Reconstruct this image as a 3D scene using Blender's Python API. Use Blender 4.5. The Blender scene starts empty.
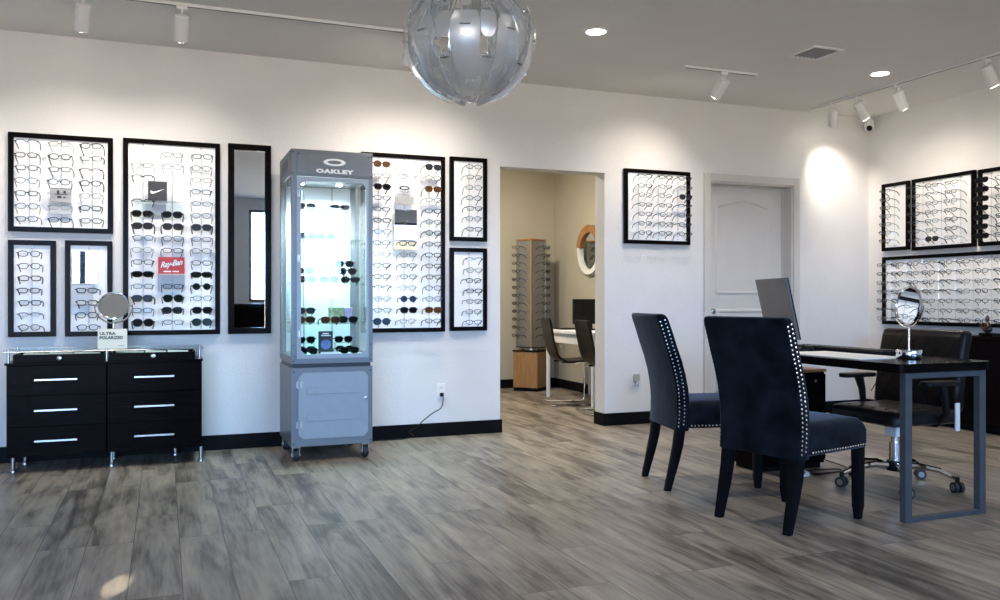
import bpy, math, random
from mathutils import Vector, Matrix
random.seed(7)
sc = bpy.context.scene
COL = sc.collection
R = math.radians
PI = math.pi

# ------------------------------------------------------------------ camera
YAW, F, EYE = R(21.6), 850.0, 1.05
CS, SN = math.cos(YAW), math.sin(YAW)
cd = bpy.data.cameras.new('camera')
cam = bpy.data.objects.new('camera', cd)
COL.objects.link(cam)
cd.sensor_width = 36.0
cd.lens = 36.0 * F / 1000.0
cd.clip_start = 0.05
cam.location = (0, 0, EYE)
cam.rotation_euler = (R(90), 0, -YAW)
sc.camera = cam

# ------------------------------------------------------------------ world, exposure
w = bpy.data.worlds.new('world')
sc.world = w
w.use_nodes = True
nt = w.node_tree
bg = nt.nodes['Background']
# open sky above the horizon, pale sunlit pavement below it
tcw = nt.nodes.new('ShaderNodeTexCoord'); sepw = nt.nodes.new('ShaderNodeSeparateXYZ'); rampw = nt.nodes.new('ShaderNodeValToRGB')
mrw = nt.nodes.new('ShaderNodeMapRange'); mrw.inputs[1].default_value = -1; mrw.inputs[2].default_value = 1
nt.links.new(tcw.outputs['Generated'], sepw.inputs[0]); nt.links.new(sepw.outputs['Z'], mrw.inputs[0])
nt.links.new(mrw.outputs[0], rampw.inputs[0]); nt.links.new(rampw.outputs[0], bg.inputs[0])
GROUND, HORIZON, ZENITH = (0.66, 0.57, 0.47, 1), (0.44, 0.75, 1.30, 1), (0.30, 0.55, 1.2, 1)
ew = rampw.color_ramp.elements
ew[0].position = 0.0; ew[0].color = GROUND
ew[1].position = 1.0; ew[1].color = ZENITH
for p_, c_ in ((0.497, GROUND), (0.505, HORIZON), (0.62, HORIZON)):
    k_ = ew.new(p_); k_.color = c_
bg.inputs[1].default_value = 5.0
sc.view_settings.view_transform = 'Standard'
sc.view_settings.look = 'None'
sc.view_settings.gamma = 1.0
sc.view_settings.use_curve_mapping = False
sc.view_settings.exposure = 2.08
sc.cycles.use_denoising = True
sc.cycles.max_bounces = 9
sc.cycles.diffuse_bounces = 5
sc.cycles.glossy_bounces = 4
sc.cycles.transparent_max_bounces = 24
sc.cycles.caustics_reflective = False
sc.cycles.caustics_refractive = False
sc.cycles.sample_clamp_indirect = 4.0

# ------------------------------------------------------------------ room numbers (metres)
WB, WR, CEIL = 6.27, 6.28, 2.79          # back wall, right wall, ceiling
WT = 0.165                               # back wall thickness
REAR, LEFT = -2.6, -3.6
OPL, OPR, OPT = 2.483, 3.42, 2.11        # opening to the back room
DL, DR_, DT = 4.466, 5.378, 2.10         # recessed door
B2, BX = 9.40, 4.43                      # back room: far wall, right wall


# ------------------------------------------------------------------ lights
def area(name, loc, rot, sx, sy, power, color, spread=180):
    l = bpy.data.lights.new(name, 'AREA')
    l.shape = 'RECTANGLE'; l.size = sx; l.size_y = sy
    l.energy = power; l.color = color; l.spread = R(spread)
    o = bpy.data.objects.new(name, l)
    o.location = loc; o.rotation_euler = rot
    COL.objects.link(o)
    return o


def spot(name, loc, target, power, color, angle, blend=0.6, radius=0.03):
    l = bpy.data.lights.new(name, 'SPOT')
    l.energy = power; l.color = color; l.spot_size = R(angle); l.spot_blend = blend
    l.shadow_soft_size = radius
    o = bpy.data.objects.new(name, l)
    o.location = loc
    d = Vector(target) - Vector(loc)
    o.rotation_euler = d.to_track_quat('-Z', 'Y').to_euler()
    COL.objects.link(o)
    return o


DAY = (0.50, 0.70, 1.0)
WARM = (1.0, 0.89, 0.78)
# the windows through which the daylight comes are marked as portals for the renderer's sampling
for nm_, lo_, ro_, sx_, sy_ in (('portal_shopfront', (-1.725, REAR - 0.16, 1.2), (R(90), 0, 0), 3.15, 2.4), ('portal_high_window', (2.055, REAR - 0.16, 1.81), (R(90), 0, 0), 1.39, 1.58), ('portal_third_window', (4.2, REAR - 0.16, 1.74), (R(90), 0, 0), 1.4, 1.44)):
    p_ = area(nm_, lo_, ro_, sx_, sy_, 1.0, (1, 1, 1)); p_.data.cycles.is_portal = True
# narrow spot lamp added inside the room, standing in for a sunbeam on the floor
spot('sunbeam_spot', (-1.35, -2.2, 2.3), (-0.16, 3.42, 0), 1500, (1.0, 0.90, 0.76), 1.05, 0.7, 0.005)


# ------------------------------------------------------------------ materials
def principled(name, col, rough=0.5, metal=0.0, spec=0.5, coat=0.0):
    m = bpy.data.materials.new(name)
    m.use_nodes = True
    b = m.node_tree.nodes['Principled BSDF']
    b.inputs['Base Color'].default_value = (*col, 1)
    b.inputs['Roughness'].default_value = rough
    b.inputs['Metallic'].default_value = metal
    b.inputs['Specular IOR Level'].default_value = spec
    b.inputs['Coat Weight'].default_value = coat
    return m


def N(m, t, **kw):
    n = m.node_tree.nodes.new(t)
    for k, v in kw.items():
        setattr(n, k, v)
    return n


def L(m, a, b):
    m.node_tree.links.new(a, b)


def noisy(name, c1, c2, scale, rough=0.5, metal=0.0, bump=0.0, stretch=(1, 1, 1), detail=4, spec=0.5, bscale=None):
    m = principled(name, c1, rough, metal, spec)
    b = m.node_tree.nodes['Principled BSDF']
    tc = N(m, 'ShaderNodeTexCoord'); mp = N(m, 'ShaderNodeMapping')
    mp.inputs['Scale'].default_value = stretch
    L(m, tc.outputs['Object'], mp.inputs[0])
    n = N(m, 'ShaderNodeTexNoise'); n.inputs['Scale'].default_value = scale; n.inputs['Detail'].default_value = detail
    L(m, mp.outputs[0], n.inputs['Vector'])
    r = N(m, 'ShaderNodeValToRGB')
    r.color_ramp.elements[0].position = 0.35; r.color_ramp.elements[1].position = 0.68
    r.color_ramp.elements[0].color = (*c1, 1); r.color_ramp.elements[1].color = (*c2, 1)
    L(m, n.outputs[0], r.inputs[0]); L(m, r.outputs[0], b.inputs['Base Color'])
    if bump:
        n2 = N(m, 'ShaderNodeTexNoise'); n2.inputs['Scale'].default_value = bscale or scale; n2.inputs['Detail'].default_value = 3
        L(m, mp.outputs[0], n2.inputs['Vector'])
        bp = N(m, 'ShaderNodeBump'); bp.inputs['Strength'].default_value = bump; bp.inputs['Distance'].default_value = 0.005
        L(m, n2.outputs[0], bp.inputs['Height']); L(m, bp.outputs[0], b.inputs['Normal'])
    return m


def clear(name, tint=(0.95, 0.97, 0.98), gloss=0.08, rough=0.03, edge=0.5):
    m = bpy.data.materials.new(name)
    m.use_nodes = True
    t = m.node_tree; t.nodes.clear()
    out = N(m, 'ShaderNodeOutputMaterial'); mix = N(m, 'ShaderNodeMixShader')
    a = N(m, 'ShaderNodeBsdfTransparent'); g = N(m, 'ShaderNodeBsdfGlossy')
    a.inputs[0].default_value = (*tint, 1); g.inputs['Roughness'].default_value = rough
    lw = N(m, 'ShaderNodeLayerWeight'); lw.inputs[0].default_value = 0.35
    mt = N(m, 'ShaderNodeMath', operation='MULTIPLY_ADD')
    mt.inputs[1].default_value = edge; mt.inputs[2].default_value = gloss; mt.use_clamp = True
    L(m, lw.outputs['Facing'], mt.inputs[0]); L(m, mt.outputs[0], mix.inputs[0])
    L(m, a.outputs[0], mix.inputs[1]); L(m, g.outputs[0], mix.inputs[2]); L(m, mix.outputs[0], out.inputs[0])
    return m


def petal_glass(name):
    """lightly silvered, slightly milky glass"""
    m = bpy.data.materials.new(name)
    m.use_nodes = True
    m.node_tree.nodes.clear()
    out = N(m, 'ShaderNodeOutputMaterial')
    tr = N(m, 'ShaderNodeBsdfTransparent'); tr.inputs[0].default_value = (0.97, 0.98, 0.99, 1)
    g = N(m, 'ShaderNodeBsdfGlossy'); g.inputs[0].default_value = (0.95, 0.96, 0.97, 1); g.inputs['Roughness'].default_value = 0.24
    d = N(m, 'ShaderNodeBsdfTranslucent'); d.inputs[0].default_value = (0.85, 0.87, 0.88, 1)
    lw = N(m, 'ShaderNodeLayerWeight'); lw.inputs[0].default_value = 0.4
    f = N(m, 'ShaderNodeMath', operation='MULTIPLY_ADD'); f.inputs[1].default_value = 0.55; f.inputs[2].default_value = 0.12; f.use_clamp = True
    L(m, lw.outputs['Facing'], f.inputs[0])
    m1 = N(m, 'ShaderNodeMixShader'); m1.inputs[0].default_value = 0.34
    df = N(m, 'ShaderNodeBsdfDiffuse'); df.inputs[0].default_value = (0.88, 0.89, 0.90, 1)
    m0 = N(m, 'ShaderNodeMixShader'); m0.inputs[0].default_value = 0.5
    L(m, d.outputs[0], m0.inputs[1]); L(m, df.outputs[0], m0.inputs[2])
    L(m, tr.outputs[0], m1.inputs[1]); L(m, m0.outputs[0], m1.inputs[2])
    m2 = N(m, 'ShaderNodeMixShader')
    L(m, f.outputs[0], m2.inputs[0]); L(m, m1.outputs[0], m2.inputs[1]); L(m, g.outputs[0], m2.inputs[2]); L(m, m2.outputs[0], out.inputs[0])
    return m


def emit(name, col, s):
    m = bpy.data.materials.new(name)
    m.use_nodes = True
    b = m.node_tree.nodes['Principled BSDF']
    b.inputs['Base Color'].default_value = (*col, 1)
    b.inputs['Emission Color'].default_value = (*col, 1)
    b.inputs['Emission Strength'].default_value = s
    return m


M = {}
M['wall'] = noisy('painted_wall', (0.69, 0.678, 0.66), (0.72, 0.708, 0.69), 3, 0.7, 0, 0.45, bscale=55, spec=0.3)
M['ceiling'] = noisy('painted_ceiling', (0.76, 0.735, 0.70), (0.79, 0.765, 0.73), 2, 0.85, 0, 0.3, bscale=60, spec=0.1)
M['beige'] = noisy('beige_wall', (0.42, 0.385, 0.30), (0.45, 0.41, 0.325), 2, 0.8, 0, 0.2, bscale=70, spec=0.2)
M['base'] = noisy('black_baseboard', (0.005, 0.005, 0.006), (0.008, 0.008, 0.009), 6, 0.45, spec=0.04)
M['trim'] = noisy('grey_door_trim', (0.56, 0.54, 0.50), (0.58, 0.56, 0.52), 5, 0.5)
M['door'] = noisy('grey_door_paint', (0.60, 0.575, 0.53), (0.62, 0.595, 0.55), 5, 0.45)
M['black_wood'] = noisy('espresso_wood', (0.0022, 0.0018, 0.002), (0.006, 0.004, 0.004), 8, 0.22, 0, 0.05, (1, 12, 12), spec=0.025)
M['frame'] = noisy('black_frame', (0.0025, 0.002, 0.002), (0.006, 0.0045, 0.0045), 12, 0.22, spec=0.04)
M['panel'] = noisy('white_panel', (0.93, 0.925, 0.91), (0.95, 0.945, 0.93), 2, 0.5)
M['steel'] = principled('brushed_steel', (0.46, 0.46, 0.45), 0.28, 1.0)
M['chrome'] = principled('chrome', (0.82, 0.82, 0.84), 0.07, 1.0)
M['grey_metal'] = noisy('grey_painted_metal', (0.165, 0.18, 0.19), (0.178, 0.193, 0.203), 14, 0.36, 0.25)
M['grey_panel'] = noisy('grey_panel_metal', (0.30, 0.335, 0.36), (0.315, 0.35, 0.375), 14, 0.38, 0.2)
M['dark_metal'] = principled('dark_metal', (0.03, 0.032, 0.035), 0.4, 0.5)
M['desk_leg'] = noisy('grey_desk_metal', (0.055, 0.060, 0.068), (0.065, 0.070, 0.078), 20, 0.42, 0.0, spec=0.3)
M['mirror'] = principled('mirror_glass', (0.88, 0.9, 0.9), 0.015, 1.0)
M['acrylic'] = clear('acrylic', (0.93, 0.95, 0.96), 0.10, 0.05)
M['glass'] = clear('clear_glass', (0.97, 0.99, 0.99), 0.04, 0.01, 0.35)
M['window_glass'] = clear('window_glass', (0.98, 0.99, 1.0), 0.02, 0.01)
M['lens'] = clear('spectacle_lens', (0.93, 0.95, 0.96), 0.008, 0.02, 0.12)
M['pendant'] = petal_glass('pendant_petal_glass')
M['white_plastic'] = principled('white_plastic', (0.78, 0.77, 0.75), 0.35)
M['black_plastic'] = principled('black_plastic', (0.007, 0.007, 0.008), 0.4, 0, 0.2)
M['rubber'] = principled('rubber', (0.02, 0.02, 0.022), 0.6)
M['leather'] = noisy('black_leather', (0.005, 0.0045, 0.0045), (0.011, 0.009, 0.009), 22, 0.34, 0, 0.4, spec=0.15)
M['velvet'] = noisy('navy_velvet', (0.0022, 0.0031, 0.0048), (0.0090, 0.0125, 0.0175), 9, 0.8, 0, 0.12, detail=6, spec=0.03, bscale=120)
_b = M['velvet'].node_tree.nodes['Principled BSDF']
_b.inputs['Sheen Weight'].default_value = 0.30
_b.inputs['Sheen Roughness'].default_value = 0.4
_b.inputs['Sheen Tint'].default_value = (0.52, 0.60, 0.72, 1)
M['black_leg'] = noisy('black_lacquered_leg', (0.006, 0.006, 0.007), (0.008, 0.007, 0.008), 10, 0.4, spec=0.03)
M['nail'] = principled('nailhead', (0.80, 0.82, 0.84), 0.25, 1.0)
M['spinner_panel'] = noisy('grey_spinner_panel', (0.16, 0.155, 0.14), (0.20, 0.195, 0.175), 8, 0.3)
M['oak'] = noisy('light_oak', (0.27, 0.145, 0.06), (0.34, 0.19, 0.08), 6, 0.45, 0, 0, (6, 6, 1))
M['brown_wood'] = noisy('brown_wood', (0.27, 0.12, 0.04), (0.36, 0.17, 0.06), 8, 0.45)
M['paper'] = noisy('paper', (0.78, 0.79, 0.80), (0.84, 0.85, 0.86), 3, 0.6)
M['cream_card'] = principled('cream_card', (1.0, 0.93, 0.70), 0.55)
M['ink'] = principled('printed_ink', (0.02, 0.02, 0.025), 0.6)
M['grey_card'] = noisy('grey_card', (0.36, 0.35, 0.34), (0.46, 0.45, 0.44), 12, 0.5)
M['pale_grey_card'] = noisy('pale_grey_card', (0.50, 0.53, 0.56), (0.58, 0.61, 0.64), 6, 0.5)
M['black_card'] = noisy('dark_card', (0.020, 0.019, 0.022), (0.035, 0.033, 0.036), 4, 0.5)
M['red_card'] = principled('red_card', (0.50, 0.018, 0.02), 0.45)
M['white_ink'] = principled('white_ink', (0.95, 0.95, 0.95), 0.5)
M['monitor_back'] = noisy('monitor_grey', (0.10, 0.10, 0.108), (0.12, 0.12, 0.128), 6, 0.5)
M['vent_grey'] = principled('vent_grey', (0.30, 0.30, 0.30), 0.5)
M['slot_grey'] = principled('slot_grey', (0.16, 0.155, 0.15), 0.6)
M['purple'] = noisy('purple_print', (0.16, 0.07, 0.32), (0.12, 0.30, 0.60), 14, 0.5)
M['frosted'] = clear('frosted_acrylic', (0.62, 0.74, 0.80), 0.12, 0.3)
M['shelf_glass'] = clear('shelf_glass', (0.86, 0.96, 0.95), 0.12, 0.05)
M['red_resin'] = noisy('dark_red_resin', (0.02, 0.004, 0.004), (0.05, 0.014, 0.010), 30, 0.35)
M['tan'] = noisy('tan_case', (0.55, 0.38, 0.26), (0.80, 0.66, 0.52), 30, 0.6)
M['green_print'] = noisy('green_print', (0.25, 0.30, 0.14), (0.62, 0.66, 0.48), 40, 0.6)
M['lilac'] = noisy('lilac_print', (0.55, 0.45, 0.72), (0.72, 0.62, 0.86), 20, 0.6)
M['tower_back'] = principled('pale_back_panel', (0.92, 0.94, 0.94), 0.5)
M['lamp_glow'] = emit('lamp_glow', (1.0, 0.93, 0.82), 14)
M['led_glow'] = emit('led_glow', (0.75, 0.93, 1.0), 12)
M['outdoor'] = noisy('outdoor_paving', (0.35, 0.35, 0.35), (0.45, 0.45, 0.44), 4, 0.9)


def floor_material():
    m = principled('grey_wood_plank_floor', (0.2, 0.19, 0.18), 0.4)
    b = m.node_tree.nodes['Principled BSDF']
    tc = N(m, 'ShaderNodeTexCoord'); mp = N(m, 'ShaderNodeMapping')
    mp.inputs['Rotation'].default_value = (0, 0, R(90))
    mp.inputs['Location'].default_value = (0.35, 0.12, 0)
    L(m, tc.outputs['Object'], mp.inputs[0])
    br = N(m, 'ShaderNodeTexBrick')
    br.offset = 0.37; br.offset_frequency = 3
    br.inputs['Scale'].default_value = 1.0
    br.inputs['Brick Width'].default_value = 1.22
    br.inputs['Row Height'].default_value = 0.185
    br.inputs['Mortar Size'].default_value = 0.0016
    br.inputs['Mortar Smooth'].default_value = 0.3
    br.inputs['Bias'].default_value = 0.0
    br.inputs['Color1'].default_value = (0.0, 0.0, 0.0, 1)
    br.inputs['Color2'].default_value = (1, 1, 1, 1)
    br.inputs['Mortar'].default_value = (0.5, 0.5, 0.5, 1)
    L(m, mp.outputs[0], br.inputs['Vector'])
    # grain: long streaks along the planks, shifted from plank to plank
    add = N(m, 'ShaderNodeVectorMath', operation='MULTIPLY_ADD')
    L(m, br.outputs['Color'], add.inputs[0])
    add.inputs[1].default_value = (7.0, 13.0, 3.0)
    L(m, tc.outputs['Object'], add.inputs[2])

    def streak(sx, sy, scale, detail, dist=0.0):
        q = N(m, 'ShaderNodeMapping'); q.inputs['Scale'].default_value = (sx, sy, 1)
        L(m, add.outputs[0], q.inputs[0])
        n = N(m, 'ShaderNodeTexNoise'); n.inputs['Scale'].default_value = scale
        n.inputs['Detail'].default_value = detail; n.inputs['Roughness'].default_value = 0.62
        n.inputs['Distortion'].default_value = dist
        L(m, q.outputs[0], n.inputs['Vector'])
        return n
    g1 = streak(11.0, 1.0, 1.0, 6, 0.9)
    g2 = streak(75.0, 3.5, 1.0, 5, 0.5)
    g3 = streak(6.5, 1.7, 1.0, 2, 1.2)
    s = N(m, 'ShaderNodeMath', operation='MULTIPLY_ADD'); s.inputs[1].default_value = 0.60
    L(m, g1.outputs[0], s.inputs[0])
    t2 = N(m, 'ShaderNodeMath', operation='MULTIPLY'); t2.inputs[1].default_value = 0.38
    L(m, g2.outputs[0], t2.inputs[0]); L(m, t2.outputs[0], s.inputs[2])
    s2 = N(m, 'ShaderNodeMath', operation='MULTIPLY_ADD'); s2.inputs[1].default_value = 0.44
    L(m, g3.outputs[0], s2.inputs[0]); L(m, s.outputs[0], s2.inputs[2])
    s3 = N(m, 'ShaderNodeMath', operation='MULTIPLY_ADD'); s3.inputs[1].default_value = 0.10
    sep = N(m, 'ShaderNodeSeparateColor'); L(m, br.outputs['Color'], sep.inputs[0])
    L(m, sep.outputs[0], s3.inputs[0]); L(m, s2.outputs[0], s3.inputs[2])
    ramp = N(m, 'ShaderNodeValToRGB')
    e = ramp.color_ramp.elements
    e[0].position = 0.55; e[0].color = (0.045, 0.037, 0.030, 1)
    e[1].position = 0.97; e[1].color = (0.385, 0.335, 0.268, 1)
    k = e.new(0.665); k.color = (0.118, 0.100, 0.081, 1)
    k = e.new(0.77); k.color = (0.235, 0.204, 0.165, 1)
    L(m, s3.outputs[0], ramp.inputs[0])
    mx = N(m, 'ShaderNodeMix', data_type='RGBA', blend_type='MIX')
    L(m, br.outputs['Fac'], mx.inputs[0])
    L(m, ramp.outputs[0], mx.inputs[6]); mx.inputs[7].default_value = (0.04, 0.038, 0.036, 1)
    L(m, mx.outputs[2], b.inputs['Base Color'])
    mr = N(m, 'ShaderNodeMapRange'); mr.inputs[3].default_value = 0.30; mr.inputs[4].default_value = 0.48
    L(m, g2.outputs[0], mr.inputs[0]); L(m, mr.outputs[0], b.inputs['Roughness'])
    bp = N(m, 'ShaderNodeBump'); bp.inputs['Strength'].default_value = 0.25; bp.inputs['Distance'].default_value = 0.002
    L(m, s.outputs[0], bp.inputs['Height']); L(m, bp.outputs[0], b.inputs['Normal'])
    b.inputs['Specular IOR Level'].default_value = 0.45
    return m


M['floor'] = floor_material()


# ------------------------------------------------------------------ mesh builder
class MB:
    def __init__(self):
        self.v, self.f = [], []

    def add(self, vs, fs):
        o = len(self.v)
        self.v += [tuple(p) for p in vs]
        self.f += [tuple(i + o for i in q) for q in fs]
        return self

    def box(self, x0, x1, y0, y1, z0, z1):
        vs = [(x, y, z) for x in (x0, x1) for y in (y0, y1) for z in (z0, z1)]
        return self.add(vs, [(0, 1, 3, 2), (4, 6, 7, 5), (0, 4, 5, 1), (2, 3, 7, 6), (0, 2, 6, 4), (1, 5, 7, 3)])

    def rings(self, rings, cap=True, closed=False):
        n = len(rings[0]); vs = [p for r in rings for p in r]; fs = []
        m = len(rings)
        for i in range(m if closed else m - 1):
            a, b = i * n, ((i + 1) % m) * n
            for j in range(n):
                k = (j + 1) % n
                fs.append((a + j, a + k, b + k, b + j))
        if cap and not closed:
            fs.append(tuple(range(n - 1, -1, -1))); fs.append(tuple((m - 1) * n + j for j in range(n)))
        return self.add(vs, fs)

    def cyl(self, p0, p1, r0, r1=None, seg=16):
        return self.tube([p0, p1], [r0, r0 if r1 is None else r1], seg)

    def tube(self, pts, r, seg=6, closed=False):
        P = [Vector(p) for p in pts]; n = len(P)
        rr = r if isinstance(r, (list, tuple)) else [r] * n
        rings = []; up = None
        for i, p in enumerate(P):
            if closed:
                d = P[(i + 1) % n] - P[i - 1]
            else:
                d = P[min(i + 1, n - 1)] - P[max(i - 1, 0)]
            d.normalize()
            if up is None:
                up = Vector((0, 0, 1)) if abs(d.z) < 0.9 else Vector((1, 0, 0))
            s = d.cross(up)
            if s.length < 1e-5:
                s = d.cross(Vector((0.3, 1, 0.2)))
            s.normalize(); u = s.cross(d).normalized(); up = u
            rings.append([p + rr[i] * (math.cos(2 * PI * j / seg) * s + math.sin(2 * PI * j / seg) * u) for j in range(seg)])
        return self.rings(rings, True, closed)

    def lathe(self, prof, c=(0, 0, 0), seg=24, axis='z'):
        rings = []
        for r, h in prof:
            ring = []
            for j in range(seg):
                a = 2 * PI * j / seg
                x, y = r * math.cos(a), r * math.sin(a)
                if axis == 'z':
                    ring.append((c[0] + x, c[1] + y, c[2] + h))
                elif axis == 'y':
                    ring.append((c[0] + x, c[1] - h, c[2] + y))
                else:
                    ring.append((c[0] + h, c[1] + x, c[2] + y))
            rings.append(ring)
        return self.rings(rings)

    def prism(self, out, f0, f1):
        """extrude an outline (list of 2D points) between two maps (a, b) -> 3D"""
        n = len(out)
        vs = [f0(a, b) for a, b in out] + [f1(a, b) for a, b in out]
        fs = [tuple(range(n)), tuple(range(2 * n - 1, n - 1, -1))]
        for j in range(n):
            k = (j + 1) % n
            fs.append((j, j + n, k + n, k))
        return self.add(vs, fs)

    def frame(self, x0, x1, z0, z1, t, fmap, d0, d1, tb=None):
        """rectangular picture-frame ring between depths d0 and d1; fmap(a, d, z) -> 3D"""
        o = [(x0, z0), (x1, z0), (x1, z1), (x0, z1)]
        i = [(x0 + t, z0 + t), (x1 - t, z0 + t), (x1 - t, z1 - t), (x0 + t, z1 - t)]
        vs = []
        for d in (d0, d1):
            vs += [fmap(a, d, z) for a, z in o] + [fmap(a, d, z) for a, z in i]
        fs = []
        for j in range(4):
            k = (j + 1) % 4
            fs += [(8 + j, 8 + k, 12 + k, 12 + j), (j, 4 + j, 4 + k, k), (j, k, 8 + k, 8 + j), (4 + j, 12 + j, 12 + k, 4 + k)]
        return self.add(vs, fs)

    def sphere(self, c, r, seg=16, rg=8, sz=1.0):
        prof = []
        for i in range(rg + 1):
            a = -PI / 2 + PI * i / rg
            prof.append((max(r * math.cos(a), 1e-4), r * sz * math.sin(a)))
        return self.lathe(prof, c, seg)

    def build(self, name, mat, parent=None, origin=None, smooth=False, bevel=0.0, sub=0):
        if parent is not None:
            rt = parent
            while rt.parent is not None:
                rt = rt.parent
            org = rt.location
        else:
            org = Vector(origin) if origin is not None else Vector((0, 0, 0))
        me = bpy.data.meshes.new(name)
        me.from_pydata([(p[0] - org[0], p[1] - org[1], p[2] - org[2]) for p in self.v], [], self.f)
        import bmesh
        bm = bmesh.new(); bm.from_mesh(me)
        bmesh.ops.recalc_face_normals(bm, faces=bm.faces)
        bm.to_mesh(me); bm.free()
        me.materials.append(M[mat] if isinstance(mat, str) else mat)
        if smooth:
            for p in me.polygons:
                p.use_smooth = True
        o = bpy.data.objects.new(name, me)
        COL.objects.link(o)
        if parent is not None:
            o.parent = parent
        else:
            o.location = org
        if bevel:
            b = o.modifiers.new('bevel', 'BEVEL'); b.width = bevel; b.segments = 2; b.limit_method = 'ANGLE'
        if sub:
            s = o.modifiers.new('sub', 'SUBSURF'); s.levels = sub; s.render_levels = sub
        if smooth and not sub:
            try:
                me.set_sharp_from_angle(angle=R(40))
            except Exception:
                pass
        return o


def tag(o, label, cat, group=None, kind=None):
    o['label'] = label; o['category'] = cat
    if group: o['group'] = group
    if kind: o['kind'] = kind
    return o


def thing(name, loc, label, cat, group=None):
    o = bpy.data.objects.new(name, None)
    o.empty_display_size = 0.1
    COL.objects.link(o); o.location = loc
    return tag(o, label, cat, group)


def struct(mb, name, mat, **kw):
    o = mb.build(name, mat, **kw)
    if o.parent is None:
        o['kind'] = 'structure'
    return o


def dup_tree(o, parent=None):
    c = o.copy(); COL.objects.link(c)
    if parent is not None: c.parent = parent
    for ch in list(o.children):
        dup_tree(ch, c)
    return c


def text_geo(s, size, font_sx=1.0, align='CENTER', bold=0.0, shear=0.0, spacing=1.0):
    cu = bpy.data.curves.new('txt', 'FONT')
    cu.body = s; cu.size = size; cu.align_x = align; cu.align_y = 'CENTER'
    cu.extrude = 0.0006; cu.offset = bold; cu.shear = shear; cu.space_character = spacing
    cu.resolution_u = 2
    o = bpy.data.objects.new('txt', cu); COL.objects.link(o)
    dg = bpy.context.evaluated_depsgraph_get()
    me = bpy.data.meshes.new_from_object(o.evaluated_get(dg))
    vs = [(v.co.x * font_sx, v.co.y, v.co.z) for v in me.vertices]
    fs = [tuple(p.vertices) for p in me.polygons]
    bpy.data.objects.remove(o); bpy.data.curves.remove(cu); bpy.data.meshes.remove(me)
    return vs, fs


# wall maps: a runs left to right as seen from the room, d out of the wall, z up
def mback(a, d, z): return (a, WB - d, z)
def mright(a, d, z): return (WR - d, -a, z)


def pback(x, y, d=0.0):
    """the spot on the back wall plane that photo pixel (x, y) looks at"""
    u = (x - 500) / F; t = (WB - d) / (CS - u * SN)
    return t * (u * CS + SN), EYE - (y - 300) / F * t


def pright(x, y, d=0.0):
    u = (x - 500) / F; t = (WR - d) / (u * CS + SN)
    return -t * (CS - u * SN), EYE - (y - 300) / F * t


# ================================================================== THE SETTING
struct(MB().box(LEFT - 3, WR + 0.2, REAR - 4, B2 + 0.2, -0.08, 0.0), 'floor', 'floor')
struct(MB().box(LEFT - 0.2, WR + 0.2, REAR - 0.2, B2 + 0.2, CEIL, CEIL + 0.1), 'ceiling', 'ceiling')
mb = MB()
Y0, Y1 = WB, WB + WT
mb.box(LEFT, OPL, Y0, Y1, 0, CEIL).box(OPL, OPR, Y0, Y1, OPT, CEIL).box(OPR, DL, Y0, Y1, 0, CEIL)
mb.box(DL, DR_, Y0, Y1, DT, CEIL).box(DR_, WR, Y0, Y1, 0, CEIL)
struct(mb, 'wall_back', 'wall')
struct(MB().box(WR, WR + 0.15, REAR, B2 + 0.15, 0, CEIL), 'wall_right', 'wall')
struct(MB().box(LEFT - 0.15, LEFT, REAR, WB, 0, CEIL), 'wall_left', 'wall')
# rear wall: storefront on the left, a high window on the right
sx0, sx1, sz1 = -3.3, -0.15, 2.4
hx0, hx1, hz0, hz1 = 1.36, 2.75, 1.02, 2.6
kx0, kx1, kz0, kz1 = 3.5, 4.9, 1.02, 2.46
mb = MB().box(LEFT, sx0, REAR - 0.15, REAR, 0, CEIL).box(sx0, sx1, REAR - 0.15, REAR, sz1, CEIL)
mb.box(sx1, hx0, REAR - 0.15, REAR, 0, CEIL).box(hx0, hx1, REAR - 0.15, REAR, 0, hz0)
mb.box(hx0, hx1, REAR - 0.15, REAR, hz1, CEIL).box(hx1, kx0, REAR - 0.15, REAR, 0, CEIL).box(kx0, kx1, REAR - 0.15, REAR, 0, kz0).box(kx0, kx1, REAR - 0.15, REAR, kz1, CEIL).box(kx1, WR, REAR - 0.15, REAR, 0, CEIL)
struct(mb, 'wall_rear', 'wall')


def window(name, x0, x1, z0, z1, cols, rows, fmap):
    fr = MB().frame(x0, x1, z0, z1, 0.05, fmap, 0.0, 0.06)
    for i in range(1, cols):
        a = x0 + (x1 - x0) * i / cols
        q = [fmap(p, d, z) for p in (a - 0.045, a + 0.045) for d in (0.0, 0.06) for z in (z0 + 0.05, z1 - 0.05)]
        xs = [p[0] for p in q]; ys = [p[1] for p in q]; zs = [p[2] for p in q]
        fr.box(min(xs), max(xs), min(ys), max(ys), min(zs), max(zs))
    f = struct(fr, name, 'dark_metal')
    q = [fmap(p, d, z) for p in (x0 + 0.05, x1 - 0.05) for d in (0.027, 0.033) for z in (z0 + 0.05, z1 - 0.05)]
    xs = [p[0] for p in q]; ys = [p[1] for p in q]; zs = [p[2] for p in q]
    MB().box(min(xs), max(xs), min(ys), max(ys), min(zs), max(zs)).build('window_pane', 'window_glass', f)


window('window_1', sx0, sx1, 0.0, sz1, 3, 1, lambda a, d, z: (a, REAR - 0.03 - d, z))
window('window_2', hx0, hx1, hz0, hz1, 2, 1, lambda a, d, z: (a, REAR - 0.03 - d, z))

window('window_3', kx0, kx1, kz0, kz1, 1, 1, lambda a, d, z: (a, REAR - 0.03 - d, z))

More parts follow.
